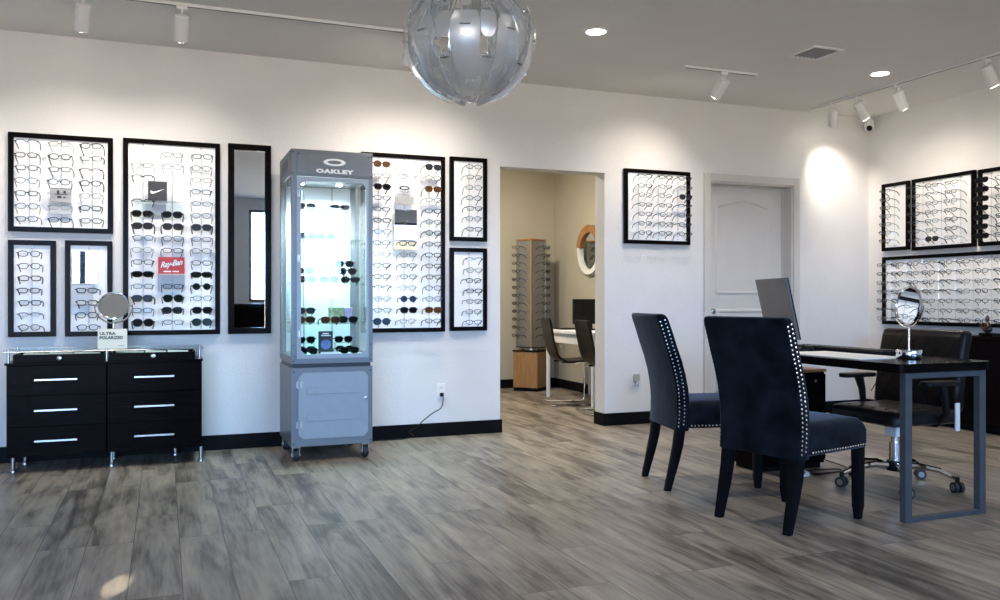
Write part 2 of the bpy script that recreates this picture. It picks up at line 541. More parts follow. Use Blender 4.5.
# back room shell
struct(MB().box(1.2, BX + 0.1, B2, B2 + 0.12, 0, CEIL), 'wall_back_room_far', 'beige')
struct(MB().box(BX, BX + 0.1 - 0.065, Y1, B2, 0, CEIL), 'wall_back_room_right', 'beige')
struct(MB().box(1.1, 1.2, Y1, B2, 0, CEIL), 'wall_back_room_left', 'beige')
BH, BT = 0.104, 0.014
struct(MB().box(1.2, BX, B2 - BT, B2, 0, BH), 'baseboard_back_room_far', 'base')
struct(MB().box(BX - BT, BX, Y1, B2 - BT, 0, BH), 'baseboard_back_room_right', 'base')
# baseboards of the shop, wrapped into the opening
mb = MB().box(LEFT, OPL + BT, Y0 - BT, Y0, 0, BH).box(OPL, OPL + BT, Y0, Y1, 0, BH)
mb.box(OPR - BT, DL - 0.066, Y0 - BT, Y0, 0, BH).box(OPR - BT, OPR, Y0, Y1, 0, BH)
mb.box(DR_ + 0.066, WR, Y0 - BT, Y0, 0, BH)
struct(mb, 'baseboard_back', 'base', bevel=0.003)
struct(MB().box(WR - BT, WR, REAR, WB - BT, 0, BH), 'baseboard_right', 'base')
struct(MB().box(LEFT, LEFT + BT, REAR, WB - BT, 0, BH), 'baseboard_left', 'base')
# door surround and the recessed door
mb = MB()
TW = 0.066
mb.box(DL - TW, DL + 0.004, Y0 - 0.018, Y0, 0, DT + TW).box(DR_ - 0.004, DR_ + TW, Y0 - 0.018, Y0, 0, DT + TW)
mb.box(DL + 0.004, DR_ - 0.004, Y0 - 0.018, Y0, DT - 0.004, DT + TW)
mb.box(DL, DL + 0.018, Y0, Y1, 0, DT).box(DR_ - 0.018, DR_, Y0, Y1, 0, DT).box(DL + 0.018, DR_ - 0.018, Y0, Y1, DT - 0.018, DT)
# door stop
mb.box(DL + 0.018, DL + 0.03, Y1 - 0.055, Y1 - 0.04, 0, DT - 0.018).box(DR_ - 0.03, DR_ - 0.018, Y1 - 0.055, Y1 - 0.04, 0, DT - 0.018)
mb.box(DL + 0.03, DR_ - 0.03, Y1 - 0.055, Y1 - 0.04, DT - 0.03, DT - 0.018)
struct(mb, 'trim_1', 'trim', bevel=0.004)
dx0, dx1 = DL + 0.02, DR_ - 0.02
dyf = Y1 - 0.038
door = MB().box(dx0, dx1, dyf, dyf + 0.036, 0.008, DT - 0.02)


def moulding(mb, outline, y, wdt=0.02, h=0.007):
    """raised bead around a closed outline on the door face"""
    n = len(outline); cx = sum(p[0] for p in outline) / n; cz = sum(p[1] for p in outline) / n
    def off(p, k):
        d = Vector((p[0] - cx, p[1] - cz)); l = max(d.length, 1e-6)
        return (p[0] - (1 if p[0] > cx else -1) * k, p[1] - (1 if p[1] > cz else -1) * k)
    rings = []
    for k, dd in ((0, 0.0), (wdt * 0.3, h), (wdt * 0.7, h), (wdt, 0.0)):
        rings.append([(off(p, k)[0], y - dd, off(p, k)[1]) for p in outline])
    mb.rings(rings, cap=False)


ax0, ax1 = 4.615, 5.215
arch = [(ax0, 1.10), (ax1, 1.10), (ax1, 1.915)]
for i in range(1, 12):
    t = i / 12.0
    arch.append((ax1 + (ax0 - ax1) * t, 1.915 + 0.06 * math.sin(PI * t)))
arch.append((ax0, 1.915))
moulding(door, arch, dyf, 0.035, 0.010)
moulding(door, [(ax0, 0.22), (ax1, 0.22), (ax1, 0.97), (ax0, 0.97)], dyf, 0.035, 0.010)
dr = struct(door, 'door_1', 'door', bevel=0.002)
MB().lathe([(0.001, 0), (0.028, 0), (0.028, 0.006), (0.011, 0.012), (0.011, 0.035), (0.026, 0.045), (0.026, 0.06), (0.001, 0.068)],
           (dx0 + 0.07, dyf, 0.95), 16, 'y').build('door_knob', 'steel', dr, smooth=True)

# ================================================================== EYEWEAR
def lens_outline(kind, n=14):
    pts = []
    prm = {'rect': (0.0262, 0.0150, 3.6, 0.0), 'round': (0.0235, 0.0215, 2.0, 0.0), 'oval': (0.0262, 0.0175, 2.5, 0.0),
           'way': (0.0280, 0.0205, 2.9, 0.003), 'aviator': (0.0285, 0.0235, 2.3, 0.005), 'sport': (0.0305, 0.0175, 2.8, 0.004)}[kind]
    a, b, e, drop = prm
    for i in range(n):
        t = 2 * PI * i / n
        c, s = math.cos(t), math.sin(t)
        x = a * math.copysign(abs(c) ** (2 / e), c); z = b * math.copysign(abs(s) ** (2 / e), s)
        if z < 0: z *= 1 + drop * 40 * (0.5 + 0.5 * c) * 0.5; x *= 1 - 0.10 * abs(z) / b
        pts.append((x, z))
    return pts


GX = 0.0335    # half distance between the lens centres


def make_eyewear(name, kind, rim_mat, lens_mat, rim_r, half=False, spread=1.0):
    """front plane at local y=0 facing -y; temples run to +y; local origin is under the bridge"""
    ol = lens_outline(kind)
    fr = MB()
    for s in (-1, 1):
        pts = [(s * (GX + x), 0.0035 * (abs(x + 0.0) / 0.03) ** 2, z) for x, z in ol]
        if half:
            top = [p for p in pts if p[2] > -0.004]
            top.sort(key=lambda p: s * p[0])
            fr.tube(top, rim_r, 5)
        else:
            fr.tube(pts, rim_r, 5, True)
    inner = GX - max(x for x, z in ol)
    fr.tube([(-inner, 0, 0.003), (0, -0.002, 0.007), (inner, 0, 0.003)], rim_r * 1.1, 5)
    outer = GX + max(x for x, z in ol)
    hx = 0.068
    for s in (-1, 1):
        fr.tube([(s * (outer - 0.001), 0, 0.006), (s * hx, 0.004, 0.007)], rim_r * 1.4, 5)
    root = fr.build(name, rim_mat, smooth=True)
    for s in (-1, 1):
        MB().tube([(s * hx, 0.003, 0.007), (s * (hx + 0.001) * spread, 0.04, 0.002), (s * hx * spread, 0.078, -0.008), (s * (hx - 0.006) * spread, 0.112, -0.036)],
                  [rim_r * 1.25, rim_r * 1.15, rim_r * 1.25, rim_r * 1.2], 5).build('temple', rim_mat, root, smooth=True)
    for s in (-1, 1):
        pts = [(s * (GX + x * 0.98), z * 0.98) for x, z in ol]
        MB().prism(pts, lambda a, b: (a, -0.0006, b), lambda a, b: (a, 0.0006, b)).build('lens', lens_mat, root)
    return root


def metalm(n, c, r=0.3): return principled(n, c, r, 0.9)


RIM = {'black': (principled('black_rim', (0.008, 0.007, 0.007), 0.35, 0, 0.3), 0.0030), 'brown': (principled('tortoise_rim', (0.05, 0.02, 0.01), 0.35, 0, 0.3), 0.0025),
       'gunmetal': (metalm('gunmetal_rim', (0.025, 0.025, 0.028), 0.4), 0.0024), 'silver': (metalm('silver_rim', (0.09, 0.09, 0.095), 0.4), 0.0021),
       'clear': (principled('pale_rim', (0.26, 0.24, 0.21), 0.35), 0.0021), 'navy': (principled('navy_rim', (0.01, 0.018, 0.05), 0.35), 0.0025)}


def tinted(n, c, op):
    m = bpy.data.materials.new(n); m.use_nodes = True
    m.node_tree.nodes.clear()
    out = N(m, 'ShaderNodeOutputMaterial'); mix = N(m, 'ShaderNodeMixShader'); mix.inputs[0].default_value = 0.35
    a = N(m, 'ShaderNodeBsdfTransparent'); a.inputs[0].default_value = (*[x * op for x in c], 1)
    p = N(m, 'ShaderNodeBsdfPrincipled'); p.inputs['Base Color'].default_value = (*[x * 0.5 for x in c], 1); p.inputs['Roughness'].default_value = 0.15; p.inputs['Specular IOR Level'].default_value = 0.2
    L(m, a.outputs[0], mix.inputs[1]); L(m, p.outputs[0], mix.inputs[2]); L(m, mix.outputs[0], out.inputs[0])
    return m


TINT = {'black': tinted('black_lens', (0.035, 0.035, 0.04), 0.9), 'grey': tinted('grey_lens', (0.14, 0.15, 0.17), 1.0), 'green': tinted('green_lens', (0.03, 0.06, 0.04), 0.9),
        'brown': tinted('brown_lens', (0.36, 0.17, 0.06), 0.9), 'blue': tinted('blue_lens', (0.12, 0.20, 0.36), 1.0)}
PROTO = {}


def proto(spec):
    """spec like 'opt rect black' or 'sun way black grey' ; made the first time it is used"""
    if spec in PROTO:
        return PROTO[spec], False
    w_ = spec.split()
    rm, rr = RIM[w_[2]]
    if w_[0] == 'opt':
        o = make_eyewear('eyeglasses', w_[1], rm, 'lens', rr, half=(len(w_) > 3))
    else:
        o = make_eyewear('sunglasses', w_[1], rm, TINT[w_[3]], rr * 1.15)
    PROTO[spec] = o
    return o, True


WORD = {'rect': 'rectangular', 'round': 'round', 'oval': 'oval', 'way': 'wide-rimmed', 'aviator': 'aviator', 'sport': 'sport'}
EYE_COUNT = [0]


def place_eyewear(spec, loc, rotz, where, group, tilt=0.0):
    o, fresh = proto(spec)
    if not fresh:
        o = dup_tree(o)
    o.location = loc; o.rotation_euler = (tilt, 0, rotz)
    w_ = spec.split()
    if w_[0] == 'opt':
        tag(o, f'{w_[2]}-rimmed clear eyeglasses, {where}', 'eyeglasses', group)
    else:
        tag(o, f'{WORD[w_[1]]} {w_[3]}-lens sunglasses, {where}', 'sunglasses', group)
    EYE_COUNT[0] += 1
    return o


ORD = ['top', 'second', 'third', 'fourth', 'fifth', 'sixth', 'seventh', 'eighth', 'ninth', 'tenth', 'eleventh', 'twelfth', 'thirteenth', 'fourteenth', 'fifteenth']
COLN = {1: ['single column'], 2: ['left column', 'right column'], 3: ['left column', 'middle column', 'right column']}
OPTS = ['opt rect black', 'opt oval black', 'opt rect gunmetal half', 'opt oval gunmetal', 'opt rect brown', 'opt rect silver', 'opt oval silver', 'opt rect gunmetal', 'opt oval brown', 'opt rect clear', 'opt rect black half', 'opt rect navy']
GO = 0.150      # how far the fronts stand off the panel


def board(fmap, rot, a0, a1, z0, z1, label, short, cols, rows, grid=None, ztop=None, zbot=None, acen=None, group=None, weights=None, tframe=0.032, skip_rods=()):
    """a framed display board with acrylic rods; grid[row][col] gives a spec, None for an empty place"""
    base = fmap((a0 + a1) / 2, 0.0, z0)
    t = thing('eyewear_display_board', base, label, 'display board', 'framed eyewear boards')
    MB().frame(a0, a1, z0, z1, tframe, fmap, 0.002, 0.034).build('frame', 'frame', t, bevel=0.003)
    q = [fmap(p, d, z) for p in (a0 + tframe * 0.9, a1 - tframe * 0.9) for d in (0.002, 0.016) for z in (z0 + tframe * 0.9, z1 - tframe * 0.9)]
    MB().box(*[f(p[i] for p in q) for i in (0, 1, 2) for f in (min, max)]).build('backing_panel', 'panel', t)
    ia0, ia1 = a0 + tframe, a1 - tframe
    if acen is None:
        acen = [ia0 + (ia1 - ia0) * (i + 0.5) / cols for i in range(cols)]
    ztop = ztop or z1 - 0.09; zbot = zbot or z0 + 0.07
    zs = [ztop + (zbot - ztop) * r / (rows - 1) for r in range(rows)]
    for c, a in enumerate(acen):
        if c in skip_rods: continue
        mb = MB().cyl(fmap(a, 0.034, z0 + tframe + 0.004), fmap(a, 0.034, z1 - tframe - 0.004), 0.0035, seg=6)
        for zz in (z0 + tframe + 0.012, z1 - tframe - 0.012):
            mb.cyl(fmap(a, 0.014, zz), fmap(a, 0.036, zz), 0.006, seg=6)
        for r, z in enumerate(zs):
            mb.tube([fmap(a, 0.034, z - 0.004), fmap(a, GO + 0.004, z + 0.001)], [0.003, 0.0025], 5)
        mb.build('display_rod', 'acrylic', t, smooth=True)
    for r, z in enumerate(zs):
        for c, a in enumerate(acen):
            spec = grid(r, c) if callable(grid) else grid[r][c]
            if not spec: continue
            cn = COLN[cols][c] if cols in COLN else f'{ORD[c] if c else "first"} column from left'
            wh = f'{cn}, {ORD[r]}' + (' row' if r == 0 else ' from top') + f', {short}'
            if cols == 1: wh = f'{ORD[r]}' + (' row' if r == 0 else ' from top') + f', {short}'
            if r == rows - 1: wh = (f'{cn}, ' if cols > 1 else '') + f'bottom row, {short}'
            jit = random.uniform(-0.10, 0.10)
            place_eyewear(spec, fmap(a + random.uniform(-0.004, 0.004), GO, z - 0.0055), rot + jit, wh, group, random.uniform(-0.10, 0.16))
    return t, zs, acen


def rnd(seed, pool=OPTS):
    rg = random.Random(seed)
    return lambda r, c: rg.choice(pool)


def card(fmap, a0, a1, z0, z1, d, mat, name, label, cat, group=None, thick=0.006):
    q = [fmap(p, dd, z) for p in (a0, a1) for dd in (d, d + thick) for z in (z0, z1)]
    t = thing(name, fmap((a0 + a1) / 2, d, z0), label, cat, group)
    MB().box(*[f(p[i] for p in q) for i in (0, 1, 2) for f in (min, max)]).build('card_face', mat, t)
    return t


def put_text(parent, fmap, a, z, d, s, size, mat, name='lettering', sx=1.0, bold=0.0, shear=0.0, spacing=1.0, align='CENTER', post=None):
    vs, fs = text_geo(s, size, sx, align, bold, shear, spacing)
    if post: vs = [post(v) for v in vs]
    return MB().add([fmap(a + x, d + 0.0012 + zz, z + y) for x, y, zz in vs], fs).build(name, mat, parent)


def print_bars(parent, fmap, rows, d, mat, name='illegible_print'):
    mb = MB()
    for a0_, a1_, z0_, z1_ in rows:
        q_ = [fmap(p, dd, z) for p in (a0_, a1_) for dd in (d, d + 0.0008) for z in (z0_, z1_)]
        mb.box(*[f(p[i] for p in q_) for i in (0, 1, 2) for f in (min, max)])
    return mb.build(name, mat, parent)


def rect(p, x0, x1, y0, y1, d=0.025):
    """wall rectangle from photo pixels: mean of the top and bottom readings"""
    a0, zt = p(x0, y0[0], d); a1, zt2 = p(x1, y0[1], d)
    _, zb = p(x0, y1[0], d); _, zb2 = p(x1, y1[1], d)
    return a0, a1, (zb + zb2) / 2, (zt + zt2) / 2


BW_GROUP = 'eyewear on the back wall boards'
# --- board A: upper left, three columns by seven
a0, a1, z0, z1 = rect(pback, 8, 113, (133, 137), (232, 233))
gA = rnd(1)
def gridA(r, c):
    s = gA(r, c)
    if c == 1 and r == 4: return None
    return s
tA, zA, cA = board(mback, 0, a0, a1, z0, z1, 'wide black-framed eyewear board, upper left above two narrow boards', 'upper left board', 3, 7, gridA,
                   pback(60, 147)[1], pback(60, 221)[1], group=BW_GROUP)
cx, cz = cA[1], zA[4]
t = card(mback, cx - 0.062, cx + 0.062, zA[4] - 0.045, zA[4] + 0.045, 0.07, 'grey_card', 'brand_plaque', 'grey picture plaque in middle of the upper left board', 'plaque')
print_bars(t, mback, [(cx - 0.062, cx + 0.062, cz + 0.041, cz + 0.045), (cx - 0.022, cx - 0.008, cz + 0.006, cz + 0.030), (cx + 0.016, cx + 0.030, cz + 0.010, cz + 0.030), (cx - 0.036, cx + 0.040, cz + 0.002, cz + 0.006), (cx - 0.020, cx + 0.004, cz - 0.020, cz - 0.006), (cx + 0.014, cx + 0.028, cz - 0.020, cz - 0.010)], 0.076, 'ink', 'picture_print')
card(mback, cx - 0.072, cx + 0.06, zA[6] + 0.04, zA[4] - 0.05, 0.045, 'pale_grey_card', 'backing_card', 'plain pale grey card behind glasses on the upper left board', 'card')
# --- B
a0, a1, z0, z1 = rect(pback, 8, 56, (240, 240.5), (337, 336.5))
board(mback, 0, a0, a1, z0, z1, 'narrow black-framed eyewear board at far left above cabinet end', 'far left narrow board', 1, 7, rnd(2, OPTS[:5] + OPTS[7:9]), pback(28, 254)[1], pback(28, 326)[1], group=BW_GROUP)
# --- C
a0, a1, z0, z1 = rect(pback, 65, 112.5, (240.5, 241), (336.5, 336))
tC, zC, cC = board(mback, 0, a0, a1, z0, z1, 'narrow black-framed board with small mirror, behind the round mirror', 'narrow board with mirror', 1, 7,
                   lambda r, c: None if r < 3 else ['opt rect black', 'opt rect black', 'opt oval black', 'opt oval gunmetal'][r - 3], pback(86, 254)[1], pback(86, 326)[1], group=BW_GROUP)
m0, mz1 = pback(73, 251); m1, mz0 = pback(98, 284)
t = thing('small_mirror', mback((m0 + m1) / 2, 0.05, mz0), 'small square mirror on the narrow board left of tall board', 'mirror')
MB().box(*[f(p[i] for p in [mback(m0, 0.040, mz0), mback(m1, 0.055, mz1)]) for i in (0, 1, 2) for f in (min, max)]).build('mirror_back', 'white_plastic', t)
MB().box(*[f(p[i] for p in [mback(m0 + 0.003, 0.055, mz0 + 0.003), mback(m1 - 0.003, 0.058, mz1 - 0.003)]) for i in (0, 1, 2) for f in (min, max)]).build('mirror_glass', 'mirror', t)
card(mback, m0 - 0.004, m1 - 0.03, pback(86, 305)[1], mz0 - 0.01, 0.045, 'pale_grey_card', 'backing_card', 'pale grey card below the small mirror on narrow board', 'card')
# --- D: tall board, fifteen rows
a0, a1, z0, z1 = rect(pback, 123, 220, (138.5, 143), (335, 334.5))
SB, SG = 'sun way black black', 'sun way black grey'
D = [[None, 'opt rect silver', 'opt rect gunmetal'],
     ['opt rect silver', 'opt oval silver', 'opt oval silver'],
     ['opt rect black half', None, 'opt rect clear'],
     [None, None, 'opt rect gunmetal'],
     ['opt rect black half', None, 'opt rect silver'],
     [SB, SB, 'opt oval silver'],
     [SG, SG, SG],
     ['opt oval silver', 'opt oval gunmetal', 'opt rect silver'],
     ['opt oval clear', 'opt rect gunmetal', 'opt oval silver'],
     ['opt rect gunmetal', None, 'opt rect gunmetal'],
     ['sun sport black black', None, 'sun sport black green'],
     ['opt rect silver', 'opt rect gunmetal', 'sun round gunmetal green'],
     [SB, 'sun aviator gunmetal green', 'opt oval silver'],
     ['opt rect gunmetal', SB, SB],
     ['sun aviator black black', 'opt rect silver', 'sun aviator gunmetal green']]
tD, zD, cD = board(mback, 0, a0, a1, z0, z1, 'tall black-framed eyewear board left of the narrow wall mirror', 'tall left board', 3, 15, D,
                   pback(171, 157.5)[1], pback(171, 321)[1], group=BW_GROUP)
p0, pz1 = pback(148, 181, 0.09); p1, pz0 = pback(167, 201, 0.09)
t = card(mback, p0, p1, pz0, pz1, 0.09, 'black_card', 'brand_plaque', 'square black plaque with white tick, upper part of tall left board', 'plaque')
w_, h_ = p1 - p0, pz1 - pz0
sw = [(0.14, 0.52), (0.13, 0.40), (0.20, 0.34), (0.32, 0.36), (0.88, 0.62), (0.36, 0.46), (0.24, 0.46)]
MB().prism([(p0 + a * w_, pz0 + b * h_) for a, b in sw], lambda a, b: mback(a, 0.0965, b), lambda a, b: mback(a, 0.0975, b)).build('emblem', 'white_ink', t)
g0, gz1 = pback(134, 201, 0.05); g1, gz0 = pback(184, 203, 0.05)
card(mback, g0, g1, gz0, gz1, 0.02, 'shelf_glass', 'glass_shelf', 'small glass shelf under the black plaque on tall left board', 'shelf', thick=0.10)
g0, gz1 = pback(145, 204, 0.03); g1, gz0 = pback(166, 216, 0.03)
card(mback, g0, g1, gz0, gz1, 0.03, 'pale_grey_card', 'backing_card', 'pale grey card just under the black plaque on tall board', 'card')
p0, pz1 = pback(158, 257, 0.09); p1, pz0 = pback(184.5, 274, 0.09)
t = card(mback, p0, p1, pz0, pz1, 0.09, 'red_card', 'brand_plaque', 'red plaque with white script lettering on tall left board', 'plaque')
put_text(t, mback, (p0 + p1) / 2, (pz0 + pz1) / 2 + 0.012, 0.0965, 'Ray-Ban', 0.055, 'white_ink', 'lettering', 0.85, 0.0012, 0.3, 0.9, post=lambda v: (v[0], v[1] + 0.18 * v[0], v[2]))
print_bars(t, mback, [(p0 + 0.035, p0 + 0.082, pz0 + 0.012, pz0 + 0.020), (p0 + 0.092, p1 - 0.036, pz0 + 0.012, pz0 + 0.020)], 0.0965, 'white_ink')
g0, gz1 = pback(158, 275, 0.03); g1, gz0 = pback(184.5, 292, 0.03)
card(mback, g0, g1, gz0, gz1, 0.03, 'pale_grey_card', 'backing_card', 'pale blue-grey card under the red plaque on tall board', 'card')
# --- E: tall wall mirror
a0, a1, z0, z1 = rect(pback, 228, 271, (143.5, 145.5), (334, 333.5))
t = thing('wall_mirror', mback((a0 + a1) / 2, 0, z0), 'tall narrow black-framed wall mirror left of the display tower', 'mirror')
MB().frame(a0, a1, z0, z1, 0.042, mback, 0.002, 0.036).build('frame', 'frame', t, bevel=0.004)
MB().box(*[f(p[i] for p in [mback(a0 + 0.035, 0.004, z0 + 0.035), mback(a1 - 0.035, 0.02, z1 - 0.035)]) for i in (0, 1, 2) for f in (min, max)]).build('mirror_glass', 'mirror', t)
# --- F: tall board behind the tower
a0, a1, z0, z1 = rect(pback, 361, 445, (151.5, 157), (333, 331.5))
Fg = [['sun way brown brown', None, 'sun way gunmetal grey'],
      ['opt rect silver', 'opt rect silver', 'opt oval silver'],
      [SB, None, 'sun way brown brown'],
      ['opt rect gunmetal', None, 'opt rect silver'],
      ['opt rect gunmetal', None, 'opt rect black'],
      ['opt rect black', None, 'opt oval silver'],
      ['opt oval silver', None, 'opt oval black'],
      ['opt rect gunmetal', 'opt rect black', 'opt rect gunmetal'],
      ['opt rect silver', 'opt rect clear', 'opt rect black'],
      ['opt rect black', 'opt rect gunmetal', 'opt rect black'],
      ['opt rect black', 'opt rect gunmetal', 'opt rect black'],
      ['opt rect black half', 'opt oval clear', 'opt oval gunmetal'],
      ['opt oval clear', 'sun round gunmetal blue', 'opt oval silver'],
      ['opt rect silver', SB, 'sun way brown brown'],
      ['sun aviator gunmetal blue', 'opt oval clear', 'opt rect gunmetal']]
tF, zF, cF = board(mback, 0, a0, a1, z0, z1, 'tall black-framed eyewear board right behind the display tower', 'board behind tower', 3, 15, Fg,
                   pback(405, 168)[1], pback(405, 320)[1], group=BW_GROUP)
cx = cF[1]
t = thing('brand_plaque', mback(cx, 0.02, zF[2] - 0.03), 'small white plaque with black oval ring, board behind tower', 'plaque')
MB().box(*[f(p[i] for p in [mback(cx - 0.06, 0.044, zF[2] - 0.035), mback(cx + 0.06, 0.048, zF[2] + 0.03)]) for i in (0, 1, 2) for f in (min, max)]).build('card_face', 'panel', t)


def oval_ring(cx, cz, rx, rz, ix, iz, fm, d, h, n=32):
    o = [(cx + rx * math.cos(2 * PI * i / n), cz + rz * math.sin(2 * PI * i / n)) for i in range(n)]
    q = [(cx + ix * math.cos(2 * PI * i / n), cz + iz * math.sin(2 * PI * i / n)) for i in range(n)]
    mb = MB()
    mb.rings([[fm(a, d, b) for a, b in o], [fm(a, d + h, b) for a, b in o], [fm(a, d + h, b) for a, b in q], [fm(a, d, b) for a, b in q]], closed=True)
    return mb


oval_ring(cx, zF[2] + 0.006, 0.040, 0.017, 0.029, 0.009, mback, 0.049, 0.002).build('emblem', 'ink', t)
put_text(t, mback, cx, zF[2] - 0.024, 0.048, 'OAKLEY', 0.016, 'ink', 'lettering', 1.3, 0.0004, spacing=1.1)
card(mback, cx - 0.075, cx + 0.07, zF[3] - 0.035, zF[3] + 0.025, 0.05, 'grey_card', 'backing_card', 'wide grey card below the oval ring, board behind tower', 'card')
# small mirror on board F, showing the room
m0, mz1 = pback(394, 209, 0.05); m1, mz0 = pback(417, 240, 0.05)
t = thing('small_mirror', mback((m0 + m1) / 2, 0.05, mz0), 'small mirror in the middle of board behind the tower', 'mirror')
MB().box(*[f(p[i] for p in [mback(m0, 0.044, mz0), mback(m1, 0.055, mz1)]) for i in (0, 1, 2) for f in (min, max)]).build('mirror_back', 'white_plastic', t)
MB().box(*[f(p[i] for p in [mback(m0 + 0.003, 0.055, mz0 + 0.003), mback(m1 - 0.003, 0.058, mz1 - 0.003)]) for i in (0, 1, 2) for f in (min, max)]).build('mirror_glass', 'mirror', t)
g0, gz1 = pback(394, 241, 0.05); g1, gz0 = pback(417, 250, 0.05)
card(mback, g0, g1, gz0, gz1, 0.05, 'cream_card', 'info_card', 'cream card below small mirror on board behind tower', 'card')
# --- G, H
a0, a1, z0, z1 = rect(pback, 450, 487, (156.5, 158.5), (241.5, 241))
board(mback, 0, a0, a1, z0, z1, 'upper narrow black-framed eyewear board left of the doorway', 'upper board by doorway', 1, 7, rnd(5, ['opt oval silver', 'opt rect gunmetal', 'opt rect silver', 'opt oval gunmetal']), pback(468, 169)[1], pback(468, 230)[1], group=BW_GROUP)
a0, a1, z0, z1 = rect(pback, 450, 487, (248, 248), (331, 330.5))
board(mback, 0, a0, a1, z0, z1, 'lower narrow black-framed eyewear board left of the doorway', 'lower board by doorway', 1, 7, rnd(6, ['opt oval silver', 'opt rect gunmetal', 'opt rect black', 'opt oval gunmetal', 'opt rect black half']), pback(468, 260)[1], pback(468, 321)[1], group=BW_GROUP)
# --- I
a0, a1, z0, z1 = rect(pback, 624.5, 690, (168, 172.5), (243.5, 245))
gI = rnd(8, ['opt oval silver', 'opt rect gunmetal', 'opt rect black', 'opt oval gunmetal', 'opt rect black half', 'opt rect silver'])
board(mback, 0, a0, a1, z0, z1, 'square black-framed eyewear board between the doorway and grey door', 'board between doors', 3, 7,
      lambda r, c: 'sun way gunmetal grey' if (r, c) == (2, 2) else gI(r, c), pback(655, 179)[1], pback(655, 234)[1], group=BW_GROUP)
# --- right wall
RW_GROUP = 'eyewear on the right wall boards'
a0, a1, z0, z1 = rect(pright, 882, 909, (184, 181), (251, 250))
board(mright, R(-90), a0, a1, z0, z1, 'narrow black-framed eyewear board nearest the room corner', 'right wall corner board', 1, 7, rnd(9, ['opt rect gunmetal', 'opt oval silver', 'opt rect brown', 'opt rect black half']),
      pright(895, 192)[1], pright(895, 241)[1], group=RW_GROUP)
a0, a1, z0, z1 = rect(pright, 912, 975, (179, 170.5), (249, 248.5))
gK = rnd(10, ['opt rect gunmetal', 'opt oval silver', 'opt rect black', 'opt rect silver', 'opt rect black half'])
board(mright, R(-90), a0, a1, z0, z1, 'black-framed eyewear board, middle one of upper right wall row', 'middle upper right board', 3, 7,
      lambda r, c: 'sun way black grey' if (r, c) == (6, 1) else gK(r, c), pright(940, 186)[1], pright(940, 239)[1], group=RW_GROUP)
La0 = pright(978.5, 170, 0.025)[0]
z1L = pright(978.5, 170.5)[1] ; z0L = pright(978.5, 246.5)[1]
gL = rnd(11, ['opt rect gunmetal', 'opt oval silver', 'opt rect black'])
board(mright, R(-90), La0, La0 + 0.62, z0L, z1L, 'black-framed eyewear board cut by the right edge, sunglasses in its left column', 'board at right edge', 3, 7,
      lambda r, c: 'sun way gunmetal black' if c == 0 else (gL(r, c) if c == 1 else None), z1L - 0.10, z0L + 0.08, group=RW_GROUP)
Ma0 = pright(882.5, 256, 0.025)[0]
z1M = (pright(882, 256.5)[1] + pright(1000, 251.5)[1]) / 2; z0M = (pright(882, 323.5)[1] + pright(1000, 328)[1]) / 2
gM = rnd(12, ['opt rect gunmetal', 'opt oval silver', 'opt rect black', 'opt rect silver', 'opt rect black half', 'opt oval gunmetal'])
Mlen = 2.1; ncol = 12
board(mright, R(-90), Ma0, Ma0 + Mlen, z0M, z1M, 'long low black-framed eyewear board on the right wall above credenza', 'long right wall board', ncol, 7,
      lambda r, c: gM(r, c) if c < 8 else None, z1M - 0.075, z0M + 0.06, group=RW_GROUP)

# ================================================================== DISPLAY TOWER
TX0, TX1, TY0, TY1 = 0.766, 1.302, 5.60, 6.17
TZ0, TZS, TZT = 0.094, 0.622, 2.03
t = thing('display_tower', ((TX0 + TX1) / 2, (TY0 + TY1) / 2, 0), 'tall grey metal eyewear display tower with lit glass case on casters', 'display case')
PW = 0.040
# lower cabinet
MB().box(TX0, TX1, TY0 + 0.008, TY1, TZ0, TZS - 0.012).build('cabinet_body', 'grey_metal', t, bevel=0.004)
def chamfer_rect(x0, x1, z0, z1, c):
    return [(x0 + c, z0), (x1 - c, z0), (x1, z0 + c), (x1, z1 - c), (x1 - c, z1), (x0 + c, z1), (x0, z1 - c), (x0, z0 + c)]
def fr(a, d, z): return (a, TY0 + 0.008 - d, z)
o = chamfer_rect(TX0 + 0.045, TX1 - 0.03, TZ0 + 0.05, TZS - 0.045, 0.03)
MB().prism(o, lambda a, b: fr(a, 0.0, b), lambda a, b: fr(a, 0.010, b)).build('cabinet_door', 'grey_panel', t, bevel=0.003)
cdr = t.children[-1]
for zz in (0.26, 0.435):
    MB().box(TX0 + 0.10, TX1 - 0.09, TY0 - 0.006, TY0 + 0.0, zz, zz + 0.045).build('raised_rib', 'grey_panel', cdr, bevel=0.003)
for zz in (0.24, 0.50):
    MB().cyl((TX0 + 0.045, TY0 - 0.006, zz - 0.025), (TX0 + 0.045, TY0 - 0.006, zz + 0.025), 0.008, seg=10).box(TX0 + 0.03, TX0 + 0.075, TY0 - 0.007, TY0 - 0.002, zz - 0.02, zz + 0.02).build('hinge', 'steel', cdr)
MB().lathe([(0.001, 0), (0.011, 0), (0.011, 0.012), (0.001, 0.014)], (TX1 - 0.05, TY0 - 0.002, 0.40), 12, 'y').build('door_latch', 'steel', cdr)
# narrow neck between the two units
MB().box(TX0 + 0.012, TX1 - 0.012, TY0 + 0.02, TY1 - 0.01, TZS - 0.012, TZS + 0.012).build('neck_plate', 'dark_metal', t)
